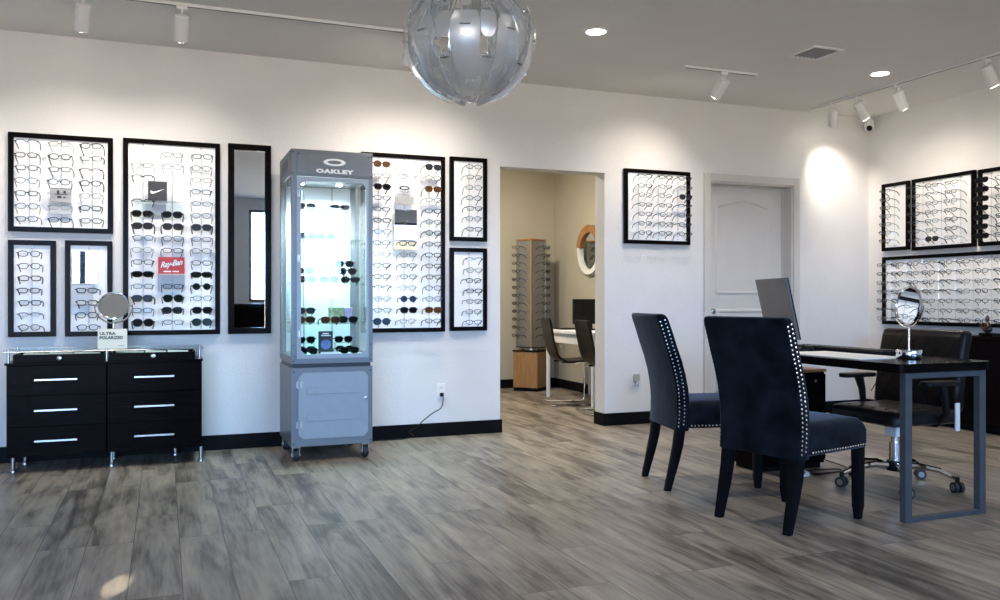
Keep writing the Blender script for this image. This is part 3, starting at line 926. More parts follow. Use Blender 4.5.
# upper case frame
z0u, z1u = TZS + 0.012, TZT
HZ = 1.855
mb = MB()
for (x0, x1) in ((TX0, TX0 + PW), (TX1 - PW, TX1)):
    for (y0, y1) in ((TY0, TY0 + 0.025), (TY1 - 0.03, TY1)):
        mb.box(x0, x1, y0, y1, z0u + 0.05, HZ)
mb.box(TX0, TX1, TY0, TY1, z0u, z0u + 0.05)
HZ = 1.855
mb.box(TX0, TX1, TY0, TY0 + 0.02, HZ, z1u).box(TX0, TX0 + 0.02, TY0 + 0.02, TY1, HZ, z1u).box(TX1 - 0.02, TX1, TY0 + 0.02, TY1, HZ, z1u)
mb.box(TX0 + 0.02, TX1 - 0.02, TY0 + 0.02, TY1, z1u - 0.02, z1u).box(TX0 + 0.02, TX1 - 0.02, TY0 + 0.02, TY1 - 0.02, HZ, HZ + 0.015)
mb.build('case_frame', 'grey_metal', t, bevel=0.003)
cf = t.children[-1]
# front door: chamfered opening
ow = [(TX0 + 0.035, z0u + 0.035), (TX1 - 0.03, z0u + 0.035), (TX1 - 0.03, HZ - 0.004), (TX0 + 0.035, HZ - 0.004)]
ix0, ix1, iz0, iz1 = TX0 + 0.062, TX1 - 0.045, z0u + 0.062, HZ - 0.03
ins = chamfer_rect(ix0, ix1, iz0, iz1, 0.028)
out8 = [(ix0 + 0.028, ow[0][1]), (ix1 - 0.028, ow[0][1]), (ow[1][0], iz0 + 0.028), (ow[1][0], iz1 - 0.028), (ix1 - 0.028, ow[2][1]), (ix0 + 0.028, ow[2][1]), (ow[0][0], iz1 - 0.028), (ow[0][0], iz0 + 0.028)]
mb = MB()
mb.rings([[(a, TY0 + 0.0, b) for a, b in out8], [(a, TY0 - 0.008, b) for a, b in out8], [(a, TY0 - 0.008, b) for a, b in ins], [(a, TY0, b) for a, b in ins]], closed=True)
# square off the outer corners of the door frame
for (cx_, cz_, sx_, sz_) in ((ow[0][0], ow[0][1], 1, 1), (ow[1][0], ow[1][1], -1, 1), (ow[2][0], ow[2][1], -1, -1), (ow[3][0], ow[3][1], 1, -1)):
    px_ = ix0 + 0.028 if sx_ > 0 else ix1 - 0.028
    pz_ = iz0 + 0.028 if sz_ > 0 else iz1 - 0.028
    mb.prism([(cx_, cz_), (px_, cz_), (cx_, pz_)], lambda a, b: (a, TY0, b), lambda a, b: (a, TY0 - 0.008, b))
dfr = mb.build('door_frame', 'grey_panel', t)
MB().box(ix0 - 0.01, ix1 + 0.01, TY0 - 0.003, TY0 + 0.001, iz0 - 0.01, iz1 + 0.01).build('door_pane', 'glass', dfr)
for zz in (0.83, 1.32, 1.74):
    MB().cyl((TX0 + 0.052, TY0 - 0.012, zz - 0.022), (TX0 + 0.052, TY0 - 0.012, zz + 0.022), 0.009, seg=10).box(TX0 + 0.040, TX0 + 0.075, TY0 - 0.013, TY0 - 0.008, zz - 0.02, zz + 0.02).build('hinge', 'steel', dfr)
for xs in (TX0 + 0.007, TX1 - 0.007):
    MB().box(xs - 0.002, xs + 0.002, TY0 + 0.026, TY1 - 0.031, z0u + 0.051, HZ - 0.001).build('side_pane', 'glass', t)
MB().box(TX0 + PW, TX1 - PW, TY1 - 0.02, TY1 - 0.014, z0u + 0.051, HZ - 0.001).build('back_panel', 'tower_back', t)
MB().box(TX0 + 0.041, TX1 - 0.041, TY0 + 0.03, TY1 - 0.032, z0u + 0.051, z0u + 0.056).build('case_floor', 'tower_back', t)
# header plate, logo, screws, side vents
hp = MB().box(TX0 + 0.038, TX1 - 0.012, TY0 - 0.004, TY0, HZ + 0.012, z1u - 0.012).build('header_plate', 'grey_metal', t, bevel=0.002)
hcx = (TX0 + TX1) / 2 + 0.012
def mt(a, d, z): return (a, TY0 - 0.004 - d, z)
oval_ring(hcx, 1.954, 0.073, 0.024, 0.046, 0.012, mt, 0.0, 0.002).build('emblem', 'white_ink', hp)
put_text(hp, mt, hcx, 1.893, 0.0, 'OAKLEY', 0.034, 'white_ink', 'lettering', 1.75, 0.0022, spacing=1.12)
mb = MB()
for (x, z) in ((TX0 + 0.012, z1u - 0.02), (TX1 - 0.008, z1u - 0.02), (TX0 + 0.012, HZ + 0.02), (TX1 - 0.008, HZ + 0.02), (TX0 + 0.05, z1u - 0.03), (TX1 - 0.03, z1u - 0.03),
               (TX0 + 0.018, z0u + 0.02), (TX1 - 0.015, z0u + 0.02), (TX0 + 0.018, z0u + 0.12), (TX1 - 0.015, z0u + 0.12), (TX0 + 0.018, TZ0 + 0.02), (TX1 - 0.015, TZ0 + 0.02), (TX0 + 0.018, TZS - 0.04), (TX1 - 0.015, TZS - 0.04)):
    yy = TY0 - 0.004 if z > HZ and TX0 + 0.03 < x < TX1 - 0.012 else TY0 + (0.008 if z < TZS else 0)
    mb.lathe([(0.001, 0.0), (0.0055, 0.0), (0.0045, 0.003), (0.001, 0.0035)], (x, yy, z), 8, 'y')
mb.build('screw_heads', 'dark_metal', t)
mb = MB()
for k in range(5):
    mb.box(TX0 - 0.002, TX0 + 0.001, TY0 + 0.15, TY1 - 0.15, 1.90 + k * 0.018, 1.908 + k * 0.018)
mb.build('side_vent', 'dark_metal', t)
# shelves: bars on the back panel and glass plates
SH = [1.455, 1.165, 0.895]
for z in SH:
    MB().box(TX0 + 0.042, TX1 - 0.042, TY0 + 0.07, TY1 - 0.034, z - 0.006, z).build('glass_shelf', 'shelf_glass', t)
MB().cyl((TX0 + 0.36, TY1 - 0.05, z0u + 0.056), (TX0 + 0.36, TY1 - 0.05, HZ), 0.004, seg=8).cyl((TX0 + 0.16, TY1 - 0.05, z0u + 0.056), (TX0 + 0.16, TY1 - 0.05, HZ), 0.004, seg=8).build('shelf_posts', 'steel', t)
for (x, y) in ((0.12, 0.12), (0.36, 0.12), (0.12, 0.36), (0.38, 0.36)):
    MB().lathe([(0.001, 0.0), (0.02, 0.0), (0.02, -0.006), (0.001, -0.006)], (TX0 + x, TY0 + y, HZ), 12).build('led_light', 'led_glow', t)
area('case_led', ((TX0 + TX1) / 2, (TY0 + TY1) / 2, HZ - 0.012), (0, 0, 0), 0.38, 0.34, 12, (0.78, 0.94, 1.0), 115)
# casters
for (x, y) in ((TX0 + 0.035, TY0 + 0.04), (TX1 - 0.045, TY0 + 0.04), (TX0 + 0.035, TY1 - 0.06), (TX1 - 0.045, TY1 - 0.06)):
    c = MB().box(x - 0.028, x + 0.028, y - 0.028, y + 0.028, TZ0 - 0.006, TZ0).box(x - 0.024, x - 0.018, y - 0.022, y + 0.022, 0.03, TZ0 - 0.006).box(x + 0.018, x + 0.024, y - 0.022, y + 0.022, 0.03, TZ0 - 0.006).build('caster', 'steel', t, bevel=0.002)
    MB().lathe([(0.012, -0.018), (0.036, -0.018), (0.040, -0.010), (0.040, 0.010), (0.036, 0.018), (0.012, 0.018)], (x, y, 0.040), 20, 'x').build('caster_wheel', 'rubber', c, smooth=True)
    MB().lathe([(0.001, -0.030), (0.014, -0.030), (0.014, 0.030), (0.001, 0.030)], (x, y, 0.040), 10, 'x').build('caster_hub', 'steel', c)

TG = 'eyewear inside the display tower'
fz = z0u + 0.056
def tow(spec, dx, dy, z, where, rz=0.0):
    k = 0.0205 if spec.split()[1] in ('way', 'aviator', 'sport') else 0.0165
    return place_eyewear(spec, (TX0 + dx, TY0 + dy, z + k + 0.002), rz, where, TG)
# top row hangs on acrylic bars
bar = []
for k, (dx, z, lab) in enumerate(((0.13, 1.66, 'left'), (0.36, 1.66, 'right'))):
    hb = thing('acrylic_stand', (TX0 + dx, TY1 - 0.05, SH[0]), f'clear acrylic eyewear riser, {lab} side of the top tower shelf', 'display stand', 'acrylic risers in the tower')
    MB().box(TX0 + dx - 0.055, TX0 + dx + 0.055, TY0 + 0.22, TY0 + 0.40, z, z + 0.004).build('platform', 'acrylic', hb)
    MB().box(TX0 + dx - 0.055, TX0 + dx - 0.051, TY0 + 0.22, TY0 + 0.40, SH[0], z).build('side_leg', 'acrylic', hb)
    MB().box(TX0 + dx + 0.051, TX0 + dx + 0.055, TY0 + 0.22, TY0 + 0.40, SH[0], z).build('side_leg', 'acrylic', hb)
tow('sun way black black', 0.13, 0.23, 1.664, 'left riser on the top shelf of the tower')
tow('sun sport black black', 0.36, 0.23, 1.664, 'right riser on the top shelf of the tower')
tow('sun way gunmetal grey', 0.13, 0.15, SH[0], 'left end of the top glass shelf of tower')
tow('sun aviator gunmetal blue', 0.26, 0.20, SH[0], 'middle of the top glass shelf of tower')
tow('opt rect clear', 0.40, 0.15, SH[0], 'right end of the top glass shelf of tower')
# second shelf
tow('sun way brown brown', 0.12, 0.12, SH[1], 'left end of the second glass shelf of tower', 0.2)
tow('sun way navy blue', 0.265, 0.10, SH[1], 'centre front of the second glass shelf of tower')
for k in range(2):
    hb = thing('step_riser', (TX0 + 0.40, TY0 + 0.25, SH[1]), 'small black eyewear step on the second tower shelf, ' + ('front one' if k == 0 else 'rear taller one'), 'display stand')
    MB().box(TX0 + 0.345, TX0 + 0.465, TY0 + 0.20 + 0.09 * k, TY0 + 0.21 + 0.09 * k + 0.06, SH[1], SH[1] + 0.005).build('foot_plate', 'acrylic', hb)
    zt = SH[1] + 0.055 + 0.055 * k
    MB().box(TX0 + 0.40, TX0 + 0.408, TY0 + 0.22 + 0.09 * k, TY0 + 0.24 + 0.09 * k, SH[1] + 0.005, zt).build('upright', 'black_plastic', hb)
    MB().box(TX0 + 0.345, TX0 + 0.465, TY0 + 0.19 + 0.09 * k, TY0 + 0.28 + 0.09 * k, zt, zt + 0.004).build('platform', 'acrylic', hb)
    tow('sun way black black', 0.405, 0.20 + 0.09 * k, zt + 0.004, 'on the %s step of the second tower shelf' % ('front' if k == 0 else 'rear'))
tow('sun sport black black', 0.405, 0.10, SH[1], 'right front of the second glass shelf of tower')
hb = MB().box(TX0 + 0.14, TX0 + 0.30, TY0 + 0.34, TY0 + 0.345, SH[1], SH[1] + 0.19).build('frosted_panel', 'frosted', origin=(TX0 + 0.22, TY0 + 0.34, SH[1]))
tag(hb, 'square frosted pale blue panel standing on the second tower shelf', 'panel')
# third shelf
tow('sun sport brown brown', 0.11, 0.11, SH[2], 'left end of the third glass shelf of tower', 0.15)
tow('sun way gunmetal grey', 0.13, 0.25, SH[2], 'behind at left on the third tower shelf', 0.1)
tow('sun way brown brown', 0.27, 0.09, SH[2], 'centre front of the third glass shelf of tower')
for k, (mm, dx, lab, cc) in enumerate((('tan', 0.11, 'tan patterned eyewear box at left rear of third tower shelf', 'box'), ('green_print', 0.37, 'green patterned eyewear box at right rear of third tower shelf', 'box'), ('lilac', 0.45, 'lilac eyewear box at right end of third tower shelf', 'box'))):
    b_ = thing('eyewear_box', (TX0 + dx, TY0 + 0.42, SH[2]), lab, cc, 'patterned boxes in the tower')
    wd = 0.05 if k != 2 else 0.028
    MB().box(TX0 + dx - wd, TX0 + dx + wd, TY0 + 0.38, TY0 + 0.45, SH[2], SH[2] + 0.10).build('box_body', mm, b_, bevel=0.004)
    MB().box(TX0 + dx - wd - 0.001, TX0 + dx + wd + 0.001, TY0 + 0.379, TY0 + 0.451, SH[2] + 0.075, SH[2] + 0.103).build('lid', mm, b_, bevel=0.003)
tow('sun way black green', 0.40, 0.14, SH[2], 'right end of the third glass shelf of tower')
# case floor
for k, (dx, dy) in enumerate(((0.125, 0.10), (0.135, 0.25), (0.40, 0.10), (0.40, 0.25))):
    tow(['sun way gunmetal black', 'sun way black black'][k % 2], dx, dy, fz, '%s %s on the case floor of the tower' % (['left', 'right'][k // 2], ['front', 'rear'][k % 2]))
for dx, zb, hh, spec, lab in ((0.145, fz, 0.060, 'sun way black black', 'left rear of the tower case floor'), (0.405, fz, 0.060, 'sun way gunmetal black', 'right rear of the tower case floor'),
                              (0.135, SH[1], 0.060, 'sun way brown brown', 'left rear of the second tower shelf'), (0.145, SH[2], 0.055, 'sun way gunmetal grey', 'left middle of the third tower shelf')):
    hb = thing('acrylic_stand', (TX0 + dx, TY0 + 0.36, zb), f'low clear acrylic riser at {lab}', 'display stand', 'acrylic risers in the tower')
    MB().box(TX0 + dx - 0.06, TX0 + dx + 0.06, TY0 + 0.32, TY0 + 0.375, zb + hh, zb + hh + 0.004).build('platform', 'acrylic', hb)
    for sx_ in (-0.06, 0.056):
        MB().box(TX0 + dx + sx_, TX0 + dx + sx_ + 0.004, TY0 + 0.32, TY0 + 0.375, zb, zb + hh).build('side_leg', 'acrylic', hb)
    place_eyewear(spec, (TX0 + dx, TY0 + 0.325, zb + hh + 0.0265), 0.05, f'on low riser at {lab}'.replace('of the tower', 'of tower'), TG)
c_ = thing('picture_card', (TX0 + 0.25, TY0 + 0.14, fz), 'black upright card with purple picture standing on case floor', 'card')
MB().box(TX0 + 0.20, TX0 + 0.295, TY0 + 0.14, TY0 + 0.152, fz, fz + 0.15).build('card_face', 'black_card', c_)
MB().lathe([(0.001, 0), (0.034, 0), (0.034, 0.001), (0.001, 0.001)], (TX0 + 0.248, TY0 + 0.139, fz + 0.062), 24, 'y').build('picture', 'purple', c_)
print_bars(c_, lambda a, d, z: (a, TY0 + 0.1395 - d, z), [(TX0 + 0.226, TX0 + 0.268, fz + 0.130, fz + 0.138), (TX0 + 0.216, TX0 + 0.280, fz + 0.118, fz + 0.125)], 0.0, 'white_ink')
c_ = MB().box(TX0 + 0.20, TX0 + 0.32, TY0 + 0.045, TY0 + 0.060, fz, fz + 0.016).build('label_strip', 'white_plastic', origin=(TX0 + 0.26, TY0 + 0.05, fz))
tag(c_, 'thin white label strip at the front of tower case floor', 'label')

# ================================================================== BLACK DRAWER CABINET
CX0, CX1, CY0, CY1 = -0.882, 0.233, 5.85, 6.24
CZ0, CZ1, GZ = 0.095, 0.668, 0.740
CM = -0.330
t = thing('drawer_cabinet', ((CX0 + CX1) / 2, (CY0 + CY1) / 2, 0), 'long black six-drawer cabinet with raised glass top on metal feet', 'cabinet')
MB().box(CX0, CM - 0.001, CY0 + 0.018, CY1, CZ0, CZ1 - 0.014).box(CM + 0.001, CX1, CY0 + 0.018, CY1, CZ0 + 0.0, CZ1 - 0.014).build('body', 'black_wood', t, bevel=0.002)
MB().box(CX0 - 0.008, CX1 + 0.006, CY0 - 0.006, CY1, CZ1 - 0.014, CZ1).build('top_board', 'black_wood', t, bevel=0.002)
for ci, (x0, x1) in enumerate(((CX0, CM), (CM, CX1))):
    zz = [CZ0, CZ0 + 0.185, CZ0 + 0.372, CZ1 - 0.016]
    for r in range(3):
        d_ = MB().box(x0 + 0.003, x1 - 0.003, CY0, CY0 + 0.017, zz[r] + 0.002, zz[r + 1] - 0.002).build('drawer', 'black_wood', t, bevel=0.0015)
        xm = (x0 + x1) / 2 - 0.005; zm = (zz[r] + zz[r + 1]) / 2 + 0.005; hw = 0.118
        mb = MB().box(xm - hw, xm + hw, CY0 - 0.032, CY0 - 0.024, zm - 0.006, zm + 0.006)
        mb.box(xm - hw + 0.02, xm - hw + 0.028, CY0 - 0.025, CY0, zm - 0.004, zm + 0.004).box(xm + hw - 0.028, xm + hw - 0.02, CY0 - 0.025, CY0, zm - 0.004, zm + 0.004)
        mb.build('handle', 'steel', d_, bevel=0.0015)
# shallow trays under the glass
for ci, (x0, x1) in enumerate(((CX0 + 0.035, CM - 0.012), (CM + 0.014, CX1 - 0.04))):
    tr = MB().box(x0, x1, CY0 + 0.012, CY0 + 0.024, CZ1, CZ1 + 0.048).box(x0, x0 + 0.01, CY0 + 0.024, CY1 - 0.02, CZ1, CZ1 + 0.048).box(x1 - 0.01, x1, CY0 + 0.024, CY1 - 0.02, CZ1, CZ1 + 0.048)
    tr.box(x0, x1, CY1 - 0.03, CY1 - 0.02, CZ1, CZ1 + 0.048).box(x0 + 0.01, x1 - 0.01, CY0 + 0.024, CY1 - 0.03, CZ1, CZ1 + 0.006)
    tray = tr.build('display_tray', 'black_wood', t, bevel=0.001)
    MB().lathe([(0.001, 0), (0.006, 0), (0.006, 0.012), (0.014, 0.016), (0.014, 0.022), (0.001, 0.026)], ((x0 + x1) / 2, CY0 + 0.012, CZ1 + 0.026), 12, 'y').build('knob', 'chrome', tray, smooth=True)
MB().box(CX0 - 0.02, CX1 + 0.012, CY0 - 0.012, CY1 + 0.01, GZ - 0.008, GZ).build('glass_top', 'shelf_glass', t, bevel=0.001)
for (x, y) in ((CX0 + 0.012, CY0 + 0.006), (CX0 + 0.012, CY1 - 0.03), (CM, CY0 + 0.006), (CM, CY1 - 0.03), (CX1 - 0.015, CY0 + 0.006), (CX1 - 0.015, CY1 - 0.03)):
    MB().cyl((x, y, CZ1), (x, y, GZ - 0.008), 0.008, seg=12).cyl((x, y, GZ), (x, y, GZ + 0.006), 0.011, seg=12).build('standoff', 'steel', t, smooth=True)
for (x, y) in ((CX0 + 0.03, CY0 + 0.05), (CX0 + 0.06, CY1 - 0.08), (CM + 0.025, CY0 + 0.05), (CM + 0.025, CY1 - 0.08), (CX1 - 0.006, CY0 + 0.03), (CX1 - 0.16, CY1 - 0.08)):
    MB().lathe([(0.011, 0.02), (0.011, CZ0)], (x, y, 0), 12).lathe([(0.001, 0), (0.017, 0), (0.017, 0.012), (0.011, 0.02), (0.001, 0.02)], (x, y, 0), 12).build('leg', 'steel', t, smooth=True)
# white leaflets lying in the trays
xx = CX0 + 0.06
for k, wd in enumerate((0.13, 0.14, 0.15, 0.17, 0.13, 0.13)):
    if k == 3: xx = CM + 0.04
    lf = MB().add([(xx, CY0 + 0.05, CZ1 + 0.026), (xx + wd, CY0 + 0.05, CZ1 + 0.034), (xx + wd, CY1 - 0.06, CZ1 + 0.040), (xx, CY1 - 0.06, CZ1 + 0.046),
                   (xx, CY0 + 0.05, CZ1 + 0.006), (xx + wd, CY0 + 0.05, CZ1 + 0.006), (xx + wd, CY1 - 0.06, CZ1 + 0.006), (xx, CY1 - 0.06, CZ1 + 0.006)],
                  [(0, 1, 2, 3), (4, 5, 6, 7), (0, 1, 5, 4), (1, 2, 6, 5), (2, 3, 7, 6), (3, 0, 4, 7)]).build('leaflet_stack', 'paper', origin=(xx + wd / 2, CY0 + 0.15, CZ1 + 0.006))
    tag(lf, f'white leaflet stack under the cabinet glass, {["first", "second", "third", "fourth", "fifth", "last"][k]} from the left', 'leaflets', 'leaflets under the glass top')
    xx += wd + 0.008
# sign
SX0, SX1, SZ1 = -0.385, -0.215, GZ + 0.127
t = thing('counter_sign', ((SX0 + SX1) / 2, CY0 + 0.07, GZ), 'small cream sign with dark lettering standing on the glass cabinet top', 'sign')
MB().box(SX0, SX1, CY0 + 0.062, CY0 + 0.068, GZ + 0.001, SZ1).build('sign_card', 'cream_card', t)
MB().prism([(CY0 + 0.068, GZ + 0.001), (CY0 + 0.11, GZ + 0.001), (CY0 + 0.068, GZ + 0.09)], lambda a, b: (SX0 + 0.07, a, b), lambda a, b: (SX0 + 0.10, a, b)).build('easel_strut', 'cream_card', t)
def ms(a, d, z): return (a, CY0 + 0.062 - d, z)
put_text(t, ms, SX0 + 0.010, SZ1 - 0.030, 0, 'ULTRA', 0.026, 'ink', 'lettering', 1.15, 0.0008, align='LEFT')
put_text(t, ms, SX0 + 0.010, SZ1 - 0.056, 0, 'POLARIZED', 0.026, 'ink', 'lettering', 1.0, 0.0008, align='LEFT')
print_bars(t, ms, [(SX1 - 0.055, SX1 - 0.016, GZ + 0.018, GZ + 0.022)], 0.0, 'grey_card')
# round table mirror
mx, my, mz = -0.300, CY0 + 0.20, 1.012
t = thing('round_table_mirror', (mx, my, GZ), 'round chrome-rimmed table mirror standing behind the cream sign', 'mirror')
MB().lathe([(0.001, 0), (0.062, 0), (0.062, 0.008), (0.02, 0.014), (0.006, 0.02), (0.006, 0.158)], (mx, my, GZ + 0.001), 28).build('base', 'chrome', t, smooth=True)
pts = [(mx + 0.112 * math.cos(a), my, mz + 0.112 * math.sin(a)) for a in [PI + 0.25 + (PI - 0.5) * i / 20 for i in range(21)]]
pts = [(mx - 0.112, my, mz + 0.01)] + pts[0:] + [(mx + 0.112, my, mz + 0.01)]
MB().tube(pts, 0.0045, 8).build('yoke', 'chrome', t, smooth=True)
mb = MB()
mb.tube([(mx + 0.087 * math.cos(2 * PI * i / 36), my + 0.087 * math.sin(2 * PI * i / 36) * math.sin(R(13)), mz + 0.087 * math.sin(2 * PI * i / 36) * math.cos(R(13))) for i in range(36)], 0.007, 8, True)
mb.cyl((mx - 0.115, my, mz), (mx - 0.088, my, mz), 0.004, seg=8).cyl((mx + 0.088, my, mz), (mx + 0.115, my, mz), 0.004, seg=8)
mb.build('rim', 'chrome', t, smooth=True)
tl_ = R(13)
MB().rings([[(mx + 0.084 * math.cos(2 * PI * i / 36), my + 0.084 * math.sin(2 * PI * i / 36) * math.sin(tl_) + dd, mz + 0.084 * math.sin(2 * PI * i / 36) * math.cos(tl_)) for i in range(36)] for dd in (-0.004, 0.002)]).build('mirror_glass', 'mirror', t)

# ================================================================== NAVY CHAIRS
def rrect(cx, cy, hx, hy, r, n=4):
    pts = []
    for (sx_, sy_, a0_) in ((1, 1, 0), (-1, 1, 90), (-1, -1, 180), (1, -1, 270)):
        for i in range(n + 1):
            a = R(a0_ + 90 * i / n)
            pts.append((cx + sx_ * (hx - r) + r * math.cos(a), cy + sy_ * (hy - r) + r * math.sin(a)))
    return pts


def back_x(z):
    """rear face of the chair back, seen from the side"""
    s = (z - 0.34) / (0.985 - 0.34)
    return -0.235 + 0.012 * math.sin(PI * min(s * 1.4, 1)) - 0.150 * max(s - 0.10, 0) ** 1.8


def make_chair(label):
    t = thing('dining_chair', (0, 0, 0), label, 'chair', 'navy chairs at the desk')
    # upholstered back
    mb = MB(); rings = []
    zl = [0.330, 0.335, 0.40, 0.48, 0.56, 0.64, 0.72, 0.80, 0.88, 0.93, 0.953, 0.967, 0.973]
    for z in zl:
        th = 0.075 - 0.012 * (z - 0.34) / 0.65
        k = 1.0
        if z > 0.95: k = {0.953: 0.97, 0.967: 0.80, 0.973: 0.5}[z]
        if z == 0.330: k = 0.93
        hw = 0.232 + 0.010 * (z - 0.34)
        if z > 0.95: hw -= {0.953: 0.002, 0.967: 0.010, 0.973: 0.02}[z]
        bx = back_x(z)
        rings.append([(x, y, z) for x, y in rrect(bx + th / 2, 0, th / 2 * k, hw, 0.012 * k)])
    mb.rings(rings).build('backrest', 'velvet', t, smooth=True)
    # seat
    mb = MB(); rings = []
    for z, ins in ((0.346, 0.006), (0.352, 0.0), (0.430, 0.0), (0.456, 0.008), (0.470, 0.028), (0.480, 0.07), (0.486, 0.13)):
        rings.append([(x, y, z + 0.012 * (1 if ins > 0.02 else 0)) for x, y in rrect(0.052, 0, 0.235 - ins, 0.240 - ins, 0.03 if ins < 0.03 else 0.05)])
    mb.rings(rings).build('seat', 'velvet', t, smooth=True)
    # legs
    for s in (-1, 1):
        rings = []
        for z, x, h in ((0.0, -0.274, 0.0175), (0.04, -0.265, 0.019), (0.10, -0.249, 0.021), (0.17, -0.232, 0.0235), (0.25, -0.214, 0.025), (0.345, -0.202, 0.026)):
            rings.append([(px, py, z) for px, py in rrect(x, s * 0.196, h, h, 0.005, 2)])
        MB().rings(rings).build('leg', 'black_leg', t, smooth=True)
    for s in (-1, 1):
        rings = []
        for z, h in ((0.0, 0.015), (0.045, 0.019), (0.06, 0.0215), (0.20, 0.0225), (0.352, 0.024)):
            rings.append([(px, py, z) for px, py in rrect(0.248, s * 0.206, h, h, 0.004, 2)])
        MB().rings(rings).build('leg', 'black_leg', t, smooth=True)
    # nailheads: two rows down each side of the back, one row round the seat
    def dome(mb, c, nrm, r=0.0058):
        nrm = Vector(nrm); c = Vector(c)
        u = nrm.orthogonal().normalized(); v = nrm.cross(u)
        base = [c + r * (math.cos(PI * i / 3) * u + math.sin(PI * i / 3) * v) for i in range(6)]
        mid = [c + nrm * 0.0025 + 0.6 * r * (math.cos(PI * i / 3) * u + math.sin(PI * i / 3) * v) for i in range(6)]
        mb.rings([base, mid])
    for s in (-1, 1):
        mb = MB(); z = 0.357; k = 0
        while z < 0.94:
            th = 0.075 - 0.012 * (z - 0.34) / 0.65
            y = s * (0.232 + 0.010 * (z - 0.34) + 0.0005)
            dome(mb, (back_x(z) + 0.011, y, z), (0, s, 0)); dome(mb, (back_x(z + 0.010) + 0.040, y, z + 0.010), (0, s, 0))
            z += 0.0205
        mb.build('nailhead_trim', 'nail', t)
    mb = MB()
    for s in (-1, 1):
        x = -0.15
        while x < 0.265:
            dome(mb, (x, s * 0.2405, 0.360), (0, s, 0)); x += 0.0205
    y = -0.215
    while y < 0.216:
        dome(mb, (0.2875, y, 0.360), (1, 0, 0)); y += 0.0205
    mb.build('nailhead_trim', 'nail', t)
    return t


ch = make_chair('nearer navy velvet chair with silver nailhead trim, front right')
ch2 = dup_tree(ch)
ch.location = (2.815, 3.31, 0); ch.rotation_euler = (0, 0, R(13))
ch2.location = (2.893, 4.145, 0); ch2.rotation_euler = (0, 0, R(-13))
ch2['label'] = 'farther navy velvet chair, partly hidden behind the nearer one'

# ================================================================== DESK
KX0, KX1, KY0, KY1 = 3.19, 3.79, 2.985, 4.50
KT, KB = 0.75, 0.708
t = thing('desk', ((KX0 + KX1) / 2, (KY0 + KY1) / 2, 0), 'dark-topped office desk with a grey metal loop leg', 'desk')
MB().prism(rrect((KX0 + KX1) / 2, (KY0 + KY1) / 2, (KX1 - KX0) / 2, (KY1 - KY0) / 2, 0.05, 5), lambda a, b: (a, b, KB), lambda a, b: (a, b, KT)).build('desktop', 'black_wood', t, bevel=0.003)
def loop_leg(x0, x1, y0, y1):
    mb = MB()
    mb.box(x0, x0 + 0.042, y0, y1, 0, KB).box(x1 - 0.042, x1, y0, y1, 0, KB)
    mb.box(x0 + 0.042, x1 - 0.042, y0, y1, 0, 0.022).box(x0 + 0.042, x1 - 0.042, y0, y1, KB - 0.03, KB)
    return mb
loop_leg(3.24, 3.765, 3.01, 3.045).build('loop_leg', 'desk_leg', t, bevel=0.002)
# pedestal under the desk
t = thing('drawer_pedestal', (3.64, 4.35, 0), 'black drawer pedestal under the far part of the desk', 'cabinet')
MB().box(3.36, 3.86, 4.215, 4.485, 0.03, 0.60).build('body', 'black_wood', t, bevel=0.003)
MB().box(3.35, 3.87, 4.205, 4.49, 0.60, 0.618).build('top_board', 'brown_wood', t, bevel=0.003)
MB().box(3.40, 3.45, 4.30, 4.44, 0.618, KB).box(3.70, 3.75, 4.30, 4.44, 0.618, KB).build('riser_blocks', 'black_wood', t)
MB().box(3.38, 3.84, 4.23, 4.47, 0.0, 0.03).build('plinth', 'base', t)
for k in range(2):
    d_ = MB().box(3.86, 3.876, 4.22, 4.48, 0.05 + 0.275 * k, 0.31 + 0.275 * k).build('drawer', 'black_wood', t, bevel=0.002)
    MB().box(3.876, 3.89, 4.30, 4.40, 0.22 + 0.275 * k, 0.232 + 0.275 * k).build('handle', 'steel', d_)
MB().lathe([(0.001, 0), (0.010, 0), (0.010, 0.004), (0.001, 0.005)], (3.79, 4.215, 0.545), 12, 'y').build('lock', 'steel', t)
# items on the desk
def floorpt(x, y, z):
    u = (x - 500) / F; tt = (EYE - z) * F / (y - 300)
    return tt * (u * CS + SN), tt * (CS - u * SN)
# table mirror with drum base
bx, by = floorpt(909, 359, KT)
t = thing('oval_table_mirror', (bx, by, KT), 'tilted oval table mirror with chrome drum base on desk corner', 'mirror')
MB().lathe([(0.001, 0.001), (0.060, 0.001), (0.062, 0.004), (0.062, 0.044), (0.060, 0.048), (0.001, 0.048)], (bx, by, KT), 36).build('base', 'chrome', t, smooth=True)
mzc = 1.022
MB().cyl((bx, by, KT + 0.047), (bx, by, mzc - 0.115), 0.0055, seg=12).build('pole', 'chrome', t, smooth=True)
ang = YAW + math.atan((909 - 500) / F)          # the direction one looks at it from the chair side
dirn = Vector((math.sin(ang), math.cos(ang), 0)); side = Vector((math.cos(ang), -math.sin(ang), 0))
nrm = (-dirn * math.cos(R(54)) - side * math.sin(R(54))).normalized(); nrm = (nrm + Vector((0, 0, 0.10))).normalized()
uu = nrm.cross(Vector((0, 0, 1))).normalized(); vv = uu.cross(nrm).normalized()
if vv.z < 0: vv = -vv
C0 = Vector((bx, by, mzc))
def disc(rad, d, n=36): return [C0 + nrm * d + rad * (math.cos(2 * PI * i / n) * uu + math.sin(2 * PI * i / n) * vv) for i in range(n)]
MB().rings([disc(0.093, -0.009), disc(0.099, -0.004), disc(0.099, 0.004), disc(0.093, 0.009), disc(0.088, 0.0), disc(0.088, -0.009)], cap=False).add(disc(0.093, -0.009), [tuple(range(36))]).build('rim', 'chrome', t, smooth=True)
MB().rings([disc(0.092, -0.001), disc(0.092, 0.003)]).build('mirror_glass', 'mirror', t)
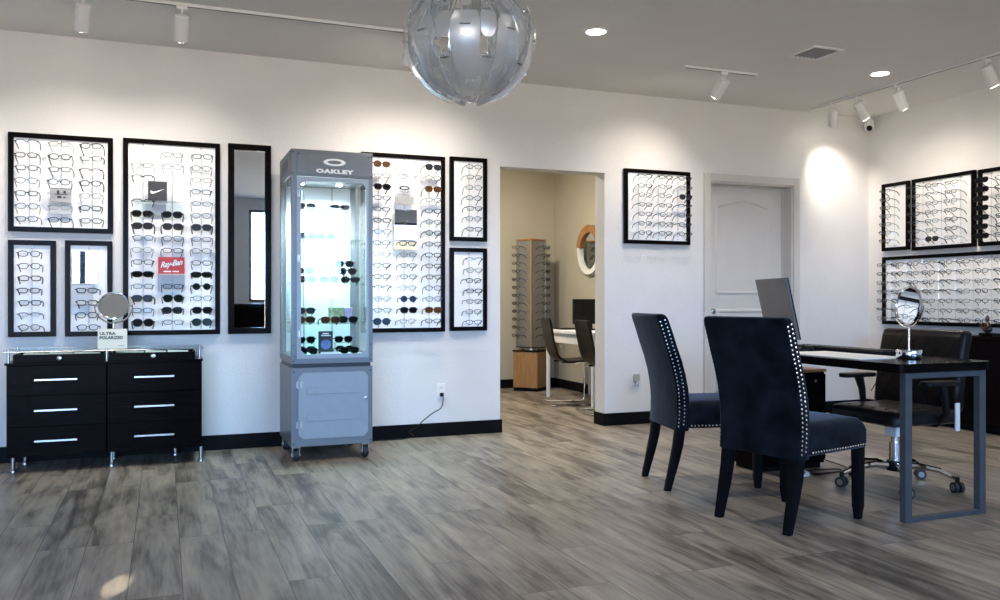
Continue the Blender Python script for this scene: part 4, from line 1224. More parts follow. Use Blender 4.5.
yk = [C0 + 0.110 * (math.cos(a) * uu + math.sin(a) * vv) for a in [PI + (PI) * i / 18 for i in range(19)]]
MB().tube(yk, 0.004, 8).cyl(C0 - uu * 0.112, C0 - uu * 0.098, 0.004, seg=8).cyl(C0 + uu * 0.112, C0 + uu * 0.098, 0.004, seg=8).build('yoke', 'chrome', t, smooth=True)
# papers / blotter
x0, y0 = 3.28, 3.36
t = MB().box(3.25, 3.58, 3.30, 3.90, KT, KT + 0.004).build('desk_paper', 'paper', origin=(3.42, 3.7, KT))
tag(t, 'large pale paper sheet lying on desk beside chrome mirror base', 'paper')
t = MB().box(3.24, 3.44, 4.12, 4.42, KT, KT + 0.012).build('notepad', 'paper', origin=(3.34, 4.27, KT))
tag(t, 'white notepad on the desk in front of the monitor', 'notepad')
# keyboard: long dark slab at the far edge
t = thing('keyboard', (3.69, 3.90, KT), 'long dark keyboard lying along the far edge of the desk', 'keyboard')
MB().box(3.62, 3.77, 3.55, 4.25, KT + 0.001, KT + 0.020).build('keyboard_body', 'black_plastic', t, bevel=0.004)
mb = MB()
for i in range(30):
    for j in range(5):
        mb.box(3.628 + j * 0.0275, 3.651 + j * 0.0275, 3.562 + i * 0.0226, 3.581 + i * 0.0226, KT + 0.020, KT + 0.025)
mb.build('keys', 'black_plastic', t)
# mouse
def lump(c, rx, ry, h, n=20, m=6):
    rings = []
    for i in range(m + 1):
        a = (PI / 2) * i / m
        k = max(math.cos(a), 0.03)
        rings.append([(c[0] + rx * k * math.cos(2 * PI * j / n), c[1] + ry * k * math.sin(2 * PI * j / n), c[2] + h * math.sin(a)) for j in range(n)])
    return MB().rings(rings)
qx, qy = 3.545, 4.02
t = thing('computer_mouse', (qx, qy, KT), 'black computer mouse on the desk left of the keyboard', 'mouse')
lump((qx, qy, KT + 0.001), 0.052, 0.040, 0.036).build('shell', 'black_plastic', t, smooth=True)
MB().lathe([(0.001, -0.004), (0.008, -0.004), (0.008, 0.004), (0.001, 0.004)], (qx, qy + 0.022, KT + 0.031), 12, 'x').build('scroll_wheel', 'rubber', t)
qx, qy = 3.30, 4.05 + 0.0
t = thing('stapler', (qx, qy, KT), 'small black stapler on the desk beside the monitor foot', 'stapler')
MB().box(qx - 0.02, qx + 0.02, qy - 0.075, qy + 0.075, KT, KT + 0.012).build('base', 'black_plastic', t, bevel=0.003)
MB().prism([(qy - 0.075, KT + 0.018), (qy + 0.075, KT + 0.014), (qy + 0.075, KT + 0.045), (qy + 0.02, KT + 0.05), (qy - 0.075, KT + 0.032)], lambda a, b: (qx - 0.017, a, b), lambda a, b: (qx + 0.017, a, b)).box(qx - 0.01, qx + 0.01, qy + 0.04, qy + 0.07, KT + 0.012, KT + 0.02).build('arm', 'black_plastic', t, bevel=0.003)
# monitor: near edge towards the right, screen to the office chair, leaning back over the desk
t = thing('computer_monitor', (3.50, 4.25, KT), 'grey flat computer monitor seen from behind on the desk', 'monitor')
ph = R(18)
A = Vector((math.sin(ph), math.cos(ph), 0)); Nn = Vector((-math.cos(ph), math.sin(ph), 0))     # along width, outwards from the back
ctr = Vector((3.56, 4.24, 0))
def mp_(w__, d__, h__):   # w along width, d out of the back, h up; leans back 12 degrees
    lean = R(12)
    zz_ = 0.815 + h__ * math.cos(lean) - 0.0 * d__
    return ctr + A * w__ + Nn * (d__ + h__ * math.sin(lean)) + Vector((0, 0, zz_))
HWm, HHm = 0.245, 0.375
def mbx(w0, w1, d0, d1, h0, h1):
    vs = [mp_(a, b, c) for a in (w0, w1) for b in (d0, d1) for c in (h0, h1)]
    return MB().add(vs, [(0, 1, 3, 2), (4, 6, 7, 5), (0, 4, 5, 1), (2, 3, 7, 6), (0, 2, 6, 4), (1, 5, 7, 3)])
mbx(-HWm, HWm, -0.004, 0.010, 0, HHm).build('back_shell', 'monitor_back', t, bevel=0.004)
mbx(-HWm, HWm, -0.012, -0.004, 0, HHm).build('screen', 'black_plastic', t, bevel=0.002)
zc = ctr
p_ = mp_(0, 0.02, 0.12)
MB().tube([p_, (p_.x - 0.03, p_.y + 0.01, KT + 0.10), (p_.x - 0.0, p_.y, KT + 0.008)], 0.014, 8).build('stand_neck', 'monitor_back', t, smooth=True)
MB().prism(rrect(p_.x, p_.y, 0.12, 0.11, 0.03), lambda a, b: (a, b, KT + 0.0005), lambda a, b: (a, b, KT + 0.012)).build('stand_base', 'monitor_back', t, bevel=0.003)

# ================================================================== OFFICE CHAIR
ox, oy = 3.84, 3.64
t = thing('office_chair', (ox, oy, 0), 'black padded office chair with chrome star base behind the desk', 'office chair')
mb = MB(); rings = []
for z, ins in ((0.375, 0.02), (0.385, 0.0), (0.425, 0.0), (0.445, 0.012), (0.457, 0.04), (0.462, 0.10)):
    rings.append([(x, y, z) for x, y in rrect(ox - 0.02, oy, 0.25 - ins, 0.255 - ins, 0.06 if ins < 0.03 else 0.08)])
mb.rings(rings).build('seat', 'leather', t, smooth=True)
st = t.children[-1]
mb = MB()
for k in range(-2, 3):
    mb.tube([(ox - 0.22, oy + k * 0.09 - 0.05, 0.459), (ox + 0.18, oy + k * 0.09 + 0.05, 0.4605)], 0.003, 5)
mb.build('seat_stitching', 'black_leg', st)
MB().box(ox - 0.10, ox + 0.12, oy - 0.09, oy + 0.09, 0.345, 0.378).build('tilt_mechanism', 'black_plastic', t, bevel=0.01)
# back
mb = MB(); rings = []
for z, dx, k in ((0.42, 0.0, 0.8), (0.44, 0.0, 1), (0.55, 0.012, 1), (0.65, 0.028, 1), (0.75, 0.048, 1), (0.83, 0.066, 1), (0.862, 0.073, 0.9), (0.875, 0.076, 0.5)):
    rings.append([(x, y, z) for x, y in rrect(ox + 0.32 + dx, oy + 0.145, 0.042 * k, 0.300 - (1 - k) * 0.04, 0.03 * k, 5)])
mb.rings(rings).build('backrest', 'leather', t, smooth=True)
bk = t.children[-1]
mb = MB()
for k in range(6):
    y0 = oy - 0.12 + k * 0.095
    mb.tube([(ox + 0.281, y0 + 0.10, 0.48), (ox + 0.306, y0, 0.65), (ox + 0.342, y0 - 0.08 if y0 - 0.08 > oy - 0.12 else oy - 0.12, 0.82)], 0.003, 5)
mb.build('quilting_seam', 'black_leg', bk)
for s in (-1, 1):
    yy = oy + 0.29 * s
    arm = MB()
    arm.prism(rrect(ox + 0.01, yy, 0.125, 0.04, 0.035), lambda a, b: (a, b, 0.592), lambda a, b: (a, b, 0.618))
    arm.build('armrest', 'black_plastic', t, bevel=0.008)
    am = t.children[-1]
    MB().tube([(ox + 0.02, yy, 0.595), (ox + 0.045, yy, 0.52), (ox + 0.055, yy, 0.44), (ox + 0.05, yy - 0.06 * s, 0.375), (ox + 0.04, yy - 0.2 * s, 0.37)], [0.026, 0.02, 0.017, 0.016, 0.016], 8).build('arm_support', 'black_plastic', am, smooth=True)
MB().prism(rrect(ox + 0.01, oy, 0.045, 0.045, 0.01), lambda a, b: (a, b, 0.285), lambda a, b: (a, b, 0.345)).build('cylinder_collar', 'paper', t)
MB().box(ox + 0.085, ox + 0.115, oy - 0.325, oy - 0.315, 0.35, 0.50).build('arm_strip', 'white_plastic', t, bevel=0.002)
MB().cyl((ox, oy, 0.13), (ox, oy, 0.25), 0.032, seg=18).build('gas_cylinder', 'chrome', t, smooth=True)
MB().cyl((ox, oy, 0.25), (ox, oy, 0.35), 0.022, seg=18).build('cylinder_shaft', 'chrome', t, smooth=True)
MB().lathe([(0.001, 0.09), (0.045, 0.09), (0.05, 0.11), (0.045, 0.145), (0.001, 0.15)], (ox, oy, 0), 20).build('star_hub', 'black_plastic', t, smooth=True)
for k in range(5):
    a = R(162 + 72 * k)
    ca, sa = math.cos(a), math.sin(a)
    def q(r_, z): return (ox + r_ * ca, oy + r_ * sa, z)
    leg = MB().tube([q(0.03, 0.118), q(0.12, 0.125), q(0.22, 0.112), q(0.30, 0.078)], [0.019, 0.018, 0.016, 0.013], 8).build('star_leg', 'chrome', t, smooth=True)
    cx_, cy_ = ox + 0.31 * ca, oy + 0.31 * sa
    MB().cyl((cx_, cy_, 0.045), (cx_, cy_, 0.085), 0.012, seg=10).build('caster_stem', 'black_plastic', leg)
    pa, pb = math.cos(a + 0.7), math.sin(a + 0.7)
    for s in (-1, 1):
        w0_ = Vector((cx_ + pa * 0.008 * s, cy_ + pb * 0.008 * s, 0.029)); w1_ = Vector((cx_ + pa * 0.026 * s, cy_ + pb * 0.026 * s, 0.029))
        MB().cyl(w0_, w1_, 0.029, seg=18).build('caster_wheel', 'rubber', leg, smooth=True)
        MB().cyl(w1_, w1_ + Vector((pa * 0.002 * s, pb * 0.002 * s, 0)), 0.017, seg=14).build('wheel_cap', 'steel', leg)

# ================================================================== CREDENZA + FIGURINE
QX, QZ = 5.98, 0.765
t = thing('credenza', (6.13, 4.4, 0), 'long low dark wood credenza against the right wall', 'cabinet')
MB().box(QX + 0.02, WR - 0.016, 3.0, 5.72, 0.06, QZ - 0.03).build('body', 'black_wood', t, bevel=0.002)
MB().box(QX - 0.005, WR - 0.016, 2.98, 5.74, QZ - 0.03, QZ).build('top_board', 'black_wood', t, bevel=0.003)
MB().box(QX + 0.05, WR - 0.03, 3.02, 5.70, 0.0, 0.06).build('plinth', 'base', t)
for k in range(4):
    y0 = 3.0 + k * 0.68
    d_ = MB().box(QX, QX + 0.02, y0 + 0.003, y0 + 0.677, 0.075, QZ - 0.034).build('door', 'black_wood', t, bevel=0.002)
    yy = y0 + (0.63 if k % 2 == 0 else 0.05)
    MB().cyl((QX - 0.014, yy, 0.45), (QX - 0.014, yy, 0.58), 0.004, seg=8).box(QX - 0.014, QX, yy - 0.003, yy + 0.003, 0.46, 0.466).box(QX - 0.014, QX, yy - 0.003, yy + 0.003, 0.564, 0.57).build('handle', 'steel', d_)
fy = 5.10
u_ = (987.5 - 500) / F
tt = 6.12 / (u_ * CS + SN); fy = tt * (CS - u_ * SN)
t = thing('figurine', (6.12, fy, QZ), 'small dark red seated figurine on the credenza at right edge', 'figurine')
MB().box(6.075, 6.165, fy - 0.045, fy + 0.045, QZ, QZ + 0.022).build('plinth', 'black_wood', t, bevel=0.003)
mb = MB()
mb.sphere((6.12, fy, QZ + 0.050), 0.036, 16, 8, 0.8).sphere((6.12, fy, QZ + 0.085), 0.025, 14, 8, 1.2).sphere((6.12, fy, QZ + 0.128), 0.016, 14, 8, 1.1)
mb.lathe([(0.018, 0), (0.012, 0.012), (0.002, 0.028)], (6.12, fy, QZ + 0.138), 12)
mb.tube([(6.10, fy - 0.02, QZ + 0.10), (6.085, fy - 0.035, QZ + 0.075), (6.088, fy - 0.01, QZ + 0.055)], 0.008, 8).tube([(6.10, fy + 0.02, QZ + 0.10), (6.085, fy + 0.035, QZ + 0.075), (6.088, fy + 0.01, QZ + 0.055)], 0.008, 8)
mb.build('figure_body', 'red_resin', t, smooth=True)
t = MB().box(6.09, 6.15, fy - 0.14, fy - 0.06, QZ, QZ + 0.022).build('small_box', 'black_plastic', origin=(6.12, fy - 0.1, QZ), bevel=0.004)
tag(t, 'small flat black box on the credenza right of the figurine', 'box')

# ================================================================== CEILING THINGS
def ceilpt(x, y, z):
    u = (x - 500) / F; tt = (z - EYE) * F / (300 - y)
    return tt * (u * CS + SN), tt * (CS - u * SN)


for k, (x, y, lab) in enumerate(((596, 31, 'round recessed ceiling light, left of the ceiling vent'), (880, 73, 'round recessed ceiling light, right of the ceiling vent'))):
    X, Y = ceilpt(x, y, CEIL)
    t = thing('recessed_light', (X, Y, CEIL), lab, 'ceiling light', 'recessed ceiling lights')
    MB().lathe([(0.060, -0.001), (0.084, -0.001), (0.084, -0.006), (0.064, -0.009), (0.060, -0.004)], (X, Y, CEIL), 32).build('trim_ring', 'white_plastic', t, smooth=True)
    MB().lathe([(0.001, -0.002), (0.0605, -0.002), (0.0605, -0.005), (0.001, -0.005)], (X, Y, CEIL), 32).build('lens', 'lamp_glow', t)
    spot('recessed_lamp', (X, Y, CEIL - 0.02), (X, Y, 0), 26, WARM, 120, 0.8, 0.05)
# unseen downlights added to brighten the near part of the room
for (X, Y, side_) in ((0.1, 2.2, 'left'), (2.8, 2.0, 'middle'), (5.1, 2.4, 'right')):
    t = thing('recessed_light', (X, Y, CEIL), f'added unseen ceiling light brightening the near room, {side_} one of the near row', 'ceiling light', 'recessed ceiling lights')
    MB().lathe([(0.060, -0.001), (0.084, -0.001), (0.084, -0.006), (0.064, -0.009), (0.060, -0.004)], (X, Y, CEIL), 32).build('trim_ring', 'white_plastic', t, smooth=True)
    MB().lathe([(0.001, -0.002), (0.0605, -0.002), (0.0605, -0.005), (0.001, -0.005)], (X, Y, CEIL), 32).build('lens', 'lamp_glow', t)
    spot('recessed_lamp', (X, Y, CEIL - 0.02), (X, Y, 0), 10, WARM, 120, 0.8, 0.05)
# vent
t = thing('ceiling_vent', (4.26, 4.73, CEIL), 'square white ceiling air vent with dark grille', 'air vent')
vx, vy, vh = 4.26, 4.735, 0.135
MB().frame(vx - vh, vx + vh, vy - vh, vy + vh, 0.028, lambda a, d, z: (a, z, CEIL - d), 0.0, 0.010).build('vent_frame', 'white_plastic', t, bevel=0.003)
MB().box(vx - vh + 0.025, vx + vh - 0.025, vy - vh + 0.025, vy + vh - 0.025, CEIL - 0.003, CEIL - 0.001).build('vent_backing', 'dark_metal', t)
mb = MB()
for k in range(7):
    a = vx - vh + 0.04 + k * 0.0345
    mb.add([(a, vy - vh + 0.028, CEIL - 0.002), (a + 0.012, vy - vh + 0.028, CEIL - 0.010), (a + 0.012, vy + vh - 0.028, CEIL - 0.010), (a, vy + vh - 0.028, CEIL - 0.002),
            (a + 0.002, vy - vh + 0.028, CEIL - 0.002), (a + 0.014, vy - vh + 0.028, CEIL - 0.010), (a + 0.014, vy + vh - 0.028, CEIL - 0.010), (a + 0.002, vy + vh - 0.028, CEIL - 0.002)],
           [(0, 1, 2, 3), (4, 5, 6, 7), (0, 1, 5, 4), (1, 2, 6, 5), (2, 3, 7, 6), (3, 0, 4, 7)])
mb.build('vent_louvres', 'vent_grey', t)


def track(name_label, p0, p1):
    a, b = Vector(p0), Vector(p1); d = (b - a).normalized(); s = Vector((-d.y, d.x, 0))
    mid = (a + b) / 2
    t = thing('lighting_track', (mid.x, mid.y, CEIL), name_label, 'lighting track', 'ceiling lighting tracks')
    vs = []
    for p in (a, b):
        for q_ in (-0.015, 0.015):
            for z in (CEIL - 0.018, CEIL - 0.0005):
                vs.append(p + s * q_ + Vector((0, 0, z)))
    MB().add(vs, [(0, 1, 3, 2), (4, 6, 7, 5), (0, 4, 5, 1), (2, 3, 7, 6), (0, 2, 6, 4), (1, 5, 7, 3)]).build('rail', 'white_plastic', t, bevel=0.003)
    vs = []
    for p in (a + d * 0.01, b - d * 0.01):
        for q_ in (-0.006, 0.006):
            for z in (CEIL - 0.0190, CEIL - 0.0175):
                vs.append(p + s * q_ + Vector((0, 0, z)))
    MB().add(vs, [(0, 1, 3, 2), (4, 6, 7, 5), (0, 4, 5, 1), (2, 3, 7, 6), (0, 2, 6, 4), (1, 5, 7, 3)]).build('slot', 'slot_grey', t)
    return t


def head(X, Y, target, label, power, angle=104, lit=True):
    z0_ = CEIL - 0.0192
    t = thing('track_spotlight', (X, Y, z0_), label, 'spotlight', 'white track spotlights')
    MB().box(X - 0.03, X + 0.03, Y - 0.013, Y + 0.013, z0_ - 0.018, z0_).build('adapter', 'white_plastic', t, bevel=0.002)
    MB().cyl((X, Y, z0_ - 0.018), (X, Y, z0_ - 0.055), 0.006, seg=10).build('stem', 'white_plastic', t)
    piv = Vector((X, Y, z0_ - 0.07))
    d = (Vector(target) - piv).normalized()
    a, b = piv - d * 0.02, piv + d * 0.135
    hd = MB().tube([a, a + d * 0.004, b - d * 0.003, b], [0.036, 0.041, 0.041, 0.038], 24).build('lamp_housing', 'white_plastic', t, smooth=True)
    MB().tube([b, b + d * 0.002], [0.033, 0.033], 20).build('lamp_lens', 'lamp_glow', hd)
    spot('track_lamp', b + d * 0.01, target, power, WARM, angle, 1.0, 0.03)


track('long white lighting track over the left half of the shop', (-2.2, 5.32, 0), (1.95, 5.32, 0))
track('short white lighting track above the board between the doors', (3.585, 5.35, 0), (4.24, 5.35, 0))
track('long white lighting track along the right side of the room', (5.45, 6.12, 0), (5.45, 2.6, 0))
PWR = 12
head(-1.55, 5.32, (-1.55, WB, 1.5), 'white track spotlight outside the frame, left end of long track', PWR)
head(-0.42, 5.32, (-0.62, WB, 1.35), 'white track spotlight near the upper left corner, leftmost in view', PWR)
head(0.10, 5.32, (0.06, WB, 1.35), 'white track spotlight second from left, above the tall board', PWR)
head(1.50, 5.32, (1.25, WB, 1.6), 'white track spotlight behind the left part of glass pendant', PWR * 0.7)
head(1.86, 5.32, (1.85, WB, 1.6), 'white track spotlight behind the middle of glass pendant', PWR)
head(3.94, 5.35, (3.72, WB, 1.65), 'single white spotlight on the short middle track', PWR)
head(5.47, 5.87, (5.88, WB, 2.05), 'white track spotlight at the far end of the right track', 12, 80)
head(5.47, 5.57, (WR, 5.55, 1.5), 'second white spotlight from the far end of right track', PWR * 0.35, 120)
head(5.47, 5.155, (WR, 5.25, 1.5), 'third white spotlight from the far end of right track', PWR * 0.5, 120)
head(5.47, 4.37, (WR, 4.3, 1.4), 'white track spotlight nearest the right picture edge', PWR * 0.25, 120)

# security camera in the corner
X, Y, Z = 6.17, 6.16, 2.50
u_ = (868 - 500) / F; tt = 8.78; 
X, Y = 6.20, 6.18
t = thing('security_camera', (X, Y, CEIL), 'small white dome security camera high in the room corner', 'security camera')
zc_ = EYE + (300 - 128) / F * (X * SN + Y * CS)
MB().cyl((X, Y, CEIL), (X, Y, zc_ + 0.05), 0.012, seg=12).lathe([(0.035, -0.004), (0.035, 0.0)], (X, Y, CEIL), 16).build('mount', 'white_plastic', t, smooth=True)
MB().lathe([(0.020, 0.085), (0.042, 0.06), (0.046, 0.0), (0.040, -0.025), (0.001, -0.03)], (X, Y, zc_), 24).build('camera_body', 'white_plastic', t, smooth=True)
dv = Vector((-X, -Y, EYE - zc_)).normalized()
cc = Vector((X, Y, zc_ - 0.002)) + dv * 0.022
mb = MB(); nn_ = 18
ub = dv.cross(Vector((0, 0, 1))).normalized(); vb = ub.cross(dv)
rg = []
for r_, h_ in ((0.026, 0.0), (0.026, 0.018), (0.021, 0.030), (0.012, 0.036), (0.002, 0.038)):
    rg.append([cc + dv * h_ + r_ * (math.cos(2 * PI * i / nn_) * ub + math.sin(2 * PI * i / nn_) * vb) for i in range(nn_)])
mb.rings(rg).build('camera_lens', 'black_plastic', t, smooth=True)

# ================================================================== GLASS PENDANT
pt_ = 3.86
u_ = (469.5 - 500) / F
PX, PY, PZ = pt_ * (u_ * CS + SN), pt_ * (CS - u_ * SN), EYE + (300 - 39) / F * pt_
PR = 0.300
t = thing('glass_globe_pendant', (PX, PY, PZ - PR), 'large round pendant lamp of overlapping curved glass petals', 'pendant lamp')


def petal(mb, R_, lon, half, la0, la1, thick=0.004, n=12, m=4, tip=0.45):
    """curved strip on a sphere between latitudes, tapering to a rounded tip at its lower end"""
    outer, inner = [], []
    for i in range(n + 1):
        f = i / n; la = la0 + (la1 - la0) * f
        wv = half
        if f < 0.30: wv = half * (tip + (1 - tip) * math.sin(PI / 2 * f / 0.30))
        if f > 0.9: wv = half * (0.75 + 0.25 * math.sin(PI / 2 * (1 - f) / 0.1))
        for j in range(m + 1):
            lo = lon + wv * (2 * j / m - 1)
            for rr_, lst in ((R_, outer), (R_ - thick, inner)):
                lst.append((PX + rr_ * math.cos(la) * math.cos(lo), PY + rr_ * math.cos(la) * math.sin(lo), PZ + rr_ * math.sin(la)))
    k = len(outer); fs = []
    for i in range(n):
        for j in range(m):
            a = i * (m + 1) + j
            fs.append((a, a + 1, a + m + 2, a + m + 1)); fs.append((k + a, k + a + m + 1, k + a + m + 2, k + a + 1))
    for i in range(n):
        for j in (0, m):
            a = i * (m + 1) + j; fs.append((a, a + m + 1, k + a + m + 1, k + a))
    for j in range(m):
        for i in (0, n):
            a = i * (m + 1) + j; fs.append((a, k + a, k + a + 1, a + 1))
    mb.add(outer + inner, fs)


NP = 9
for layer, (RR, l0, l1, hf, ofs) in enumerate(((PR, -70, 6, 0.215, 0.0), (PR * 0.95, -80, -28, 0.15, 0.5), (PR, 13, 72, 0.215, 0.5), (PR * 0.95, -14, 8, 0.12, 0.5), (PR * 0.95, 12, 46, 0.12, 0.0))):
    for k in range(NP):
        mb = MB(); petal(mb, RR, 2 * PI * (k + ofs) / NP + 0.12, hf, R(l0), R(l1))
        mb.build('glass_petal', 'pendant', t, smooth=True)
# chrome meridian wires and clips holding the petals
mb = MB()
for k in range(NP * 2):
    lo = 2 * PI * (k + 0.25) / (NP * 2) + 0.12
    mb.tube([(PX + PR * 0.935 * math.cos(R(a)) * math.cos(lo), PY + PR * 0.935 * math.cos(R(a)) * math.sin(lo), PZ + PR * 0.935 * math.sin(R(a))) for a in range(-72, 86, 8)], 0.0028, 5)
for la in (-70, 80):
    mb.tube([(PX + PR * 0.935 * math.cos(R(la)) * math.cos(2 * PI * i / 24), PY + PR * 0.935 * math.cos(R(la)) * math.sin(2 * PI * i / 24), PZ + PR * 0.935 * math.sin(R(la))) for i in range(24)], 0.003, 6, True)
for k in range(NP):
    for la in (-30, -5, 15, 40):
        lo = 2 * PI * (k + (0.5 if la in (-30, 15) else 0.0)) / NP + 0.12
        c = Vector((math.cos(R(la)) * math.cos(lo), math.cos(R(la)) * math.sin(lo), math.sin(R(la))))
        o_ = Vector((PX, PY, PZ))
        tl = Vector((-math.sin(lo), math.cos(lo), 0))
        mb.cyl(o_ + c * (PR * 0.93) , o_ + c * (PR * 1.012), 0.006, seg=8)
        mb.tube([o_ + c * PR * 1.005 - tl * 0.022, o_ + c * PR * 1.008 + tl * 0.022], 0.0035, 5)
mb.build('wire_cage', 'chrome', t, smooth=True)
MB().cyl((PX, PY, PZ + 0.02), (PX, PY, CEIL - 0.02), 0.006, seg=10).build('stem', 'chrome', t)
MB().lathe([(0.001, 0), (0.06, 0), (0.065, -0.006), (0.06, -0.022), (0.001, -0.024)], (PX, PY, CEIL), 28).build('ceiling_canopy', 'chrome', t, smooth=True)
MB().lathe([(0.02, 0.04), (0.024, 0.0), (0.02, -0.03), (0.001, -0.032)], (PX, PY, PZ), 18).build('lamp_socket', 'chrome', t, smooth=True)

# ================================================================== SOCKETS AND CORD
def outlet(px, py, label):
    a, z = pback(px, py)
    t = thing('power_outlet', mback(a, 0, z - 0.057), label, 'power outlet', 'wall outlets')
    MB().box(a - 0.036, a + 0.036, WB - 0.006, WB, z - 0.058, z + 0.058).build('cover_plate', 'white_plastic', t, bevel=0.003)
    for s in (-1, 1):
        MB().prism(rrect(a, z + 0.026 * s, 0.018, 0.016, 0.008, 3), lambda p, q: (p, WB - 0.006, q), lambda p, q: (p, WB - 0.0075, q)).build('socket', 'white_plastic', t)
        MB().box(a - 0.009, a - 0.006, WB - 0.0085, WB - 0.0074, z + 0.026 * s - 0.006, z + 0.026 * s + 0.006).box(a + 0.006, a + 0.009, WB - 0.0085, WB - 0.0074, z + 0.026 * s - 0.006, z + 0.026 * s + 0.006).build('slots', 'ink', t)
    return a, z


a, z = outlet(441, 391, 'white wall outlet with black plug, right of the tower')
t = thing('extension_cable', (a, WB - 0.02, 0), 'black power cord running from the wall outlet down to the tower', 'power cord')
MB().box(a - 0.014, a + 0.014, WB - 0.034, WB - 0.0085, z - 0.04, z - 0.012).build('plug', 'black_plastic', t, bevel=0.004)
def bp_(x, y, d): q_ = pback(x, y, d); return (q_[0], WB - d, q_[1])
cp = [(a, WB - 0.034, z - 0.028), (a + 0.004, WB - 0.042, z - 0.06), bp_(441, 408, 0.035), bp_(433, 413, 0.03), bp_(424, 420, 0.03), bp_(417, 427, 0.032), bp_(409, 432, 0.035)]
cp += [(1.76, WB - 0.05, 0.02), (1.66, WB - 0.07, 0.006), (1.5, WB - 0.06, 0.006), (1.36, WB - 0.09, 0.006), (1.27, 6.12, 0.006)]
def smooth_path(P, n=6):
    P = [Vector(p) for p in P]; out = []
    for i in range(len(P) - 1):
        p0, p1, p2, p3 = P[max(i - 1, 0)], P[i], P[i + 1], P[min(i + 2, len(P) - 1)]
        for k in range(n):
            s = k / n
            out.append(0.5 * ((2 * p1) + (p2 - p0) * s + (2 * p0 - 5 * p1 + 4 * p2 - p3) * s * s + (3 * p1 - p0 - 3 * p2 + p3) * s ** 3))
    out.append(P[-1]); return out
MB().tube(smooth_path(cp), 0.0035, 6).build('cable', 'black_plastic', t, smooth=True)
a, z = outlet(634.5, 379, 'white wall outlet with plug-in freshener, right of the doorway')
t = thing('plug_in_freshener', (a, WB - 0.0076, z - 0.05), 'small grey plug-in air freshener in the outlet by the doorway', 'air freshener')
MB().prism(rrect(a + 0.004, z + 0.012, 0.024, 0.034, 0.012, 3), lambda p, q: (p, WB - 0.0087, q), lambda p, q: (p, WB - 0.045, q)).build('freshener_body', 'grey_card', t, bevel=0.004)
MB().lathe([(0.001, -0.03), (0.016, -0.028), (0.018, 0.0), (0.010, 0.012), (0.001, 0.013)], (a + 0.006, WB - 0.03, z - 0.028), 16).build('scent_bottle', 'acrylic', t, smooth=True)
# loose cables under the desk
t = MB().tube(smooth_path([(3.97, 4.60, 0.05), (3.99, 4.45, 0.02), (3.95, 4.12, 0.006), (3.75, 4.05, 0.006), (3.55, 4.08, 0.006), (3.66, 4.14, 0.006), (3.86, 4.12, 0.006), (3.82, 4.03, 0.012), (3.6, 4.02, 0.006)]), 0.004, 6).build('floor_cable', 'black_plastic', origin=(3.8, 4.1, 0), smooth=True)
tag(t, 'loose black cable coiled on the floor beside the desk pedestal', 'cable')
t = MB().tube([(3.50 + 0.09 * math.cos(2 * PI * i / 24), 4.06 + 0.055 * math.sin(2 * PI * i / 24), 0.018 + 0.004 * math.sin(i)) for i in range(24)], 0.005, 6, True).tube([(3.52 + 0.075 * math.cos(2 * PI * i / 24), 4.06 + 0.045 * math.sin(2 * PI * i / 24), 0.007) for i in range(24)], 0.005, 6, True).build('cable_coil', 'paper', origin=(3.5, 4.06, 0), smooth=True)
tag(t, 'pale coiled cable lying on floor in front of desk pedestal', 'cable')

# ================================================================== BACK ROOM
scx, scy = 3.985, 9.08
t = thing('spinner_display', (scx, scy, 0), 'revolving eyewear tower on oak base in the back room', 'display stand')
def square(s, rot, c=(scx, scy)):
    return [(c[0] + s / math.sqrt(2) * math.cos(rot + R(45) + k * PI / 2), c[1] + s / math.sqrt(2) * math.sin(rot + R(45) + k * PI / 2)) for k in range(4)]
rb, ru = R(-50), R(-69)
MB().prism(square(0.31, rb), lambda a, b: (a, b, 0.04), lambda a, b: (a, b, 0.455)).build('base_cabinet', 'oak', t, bevel=0.004)
MB().prism(square(0.30, rb), lambda a, b: (a, b, 0.0), lambda a, b: (a, b, 0.04)).build('plinth', 'base', t)
MB().prism(square(0.325, rb), lambda a, b: (a, b, 0.455), lambda a, b: (a, b, 0.47)).build('base_top', 'black_wood', t, bevel=0.002)
MB().cyl((scx, scy, 0.47), (scx, scy, 0.50), 0.08, seg=24).build('turntable', 'steel', t, smooth=True)
s4 = square(0.235, ru)
near_corner = min(range(4), key=lambda k: s4[k][0] * SN + s4[k][1] * CS)
for k in range(4):
    p, q_ = s4[k], s4[(k + 1) % 4]
    d = Vector((q_[0] - p[0], q_[1] - p[1])).normalized(); nn = Vector((-d.y, d.x)); cdir = Vector((scx - p[0], scy - p[1]))
    if nn.dot(cdir) < 0: nn = -nn
    mb = MB()
    a_, b_ = Vector(p) + d * 0.012, Vector(q_) - d * 0.012
    mb.prism([tuple(a_), tuple(b_), tuple(b_ + nn * 0.004), tuple(a_ + nn * 0.004)], lambda x, y: (x, y, 0.51), lambda x, y: (x, y, 1.735))
    mb.build('side_panel', 'spinner_panel', t)
    mb = MB().prism([(p[0] + 0.012 * math.cos(i * PI / 4), p[1] + 0.012 * math.sin(i * PI / 4)) for i in range(8)], lambda x, y: (x, y, 0.505), lambda x, y: (x, y, 1.74))
    mb.build('corner_post', 'oak' if k == near_corner else 'spinner_panel', t)
MB().prism(square(0.25, ru), lambda a, b: (a, b, 0.495), lambda a, b: (a, b, 0.51)).build('bottom_plate', 'dark_metal', t)
MB().prism(square(0.25, ru), lambda a, b: (a, b, 1.738), lambda a, b: (a, b, 1.755)).build('top_plate', 'brown_wood', t)
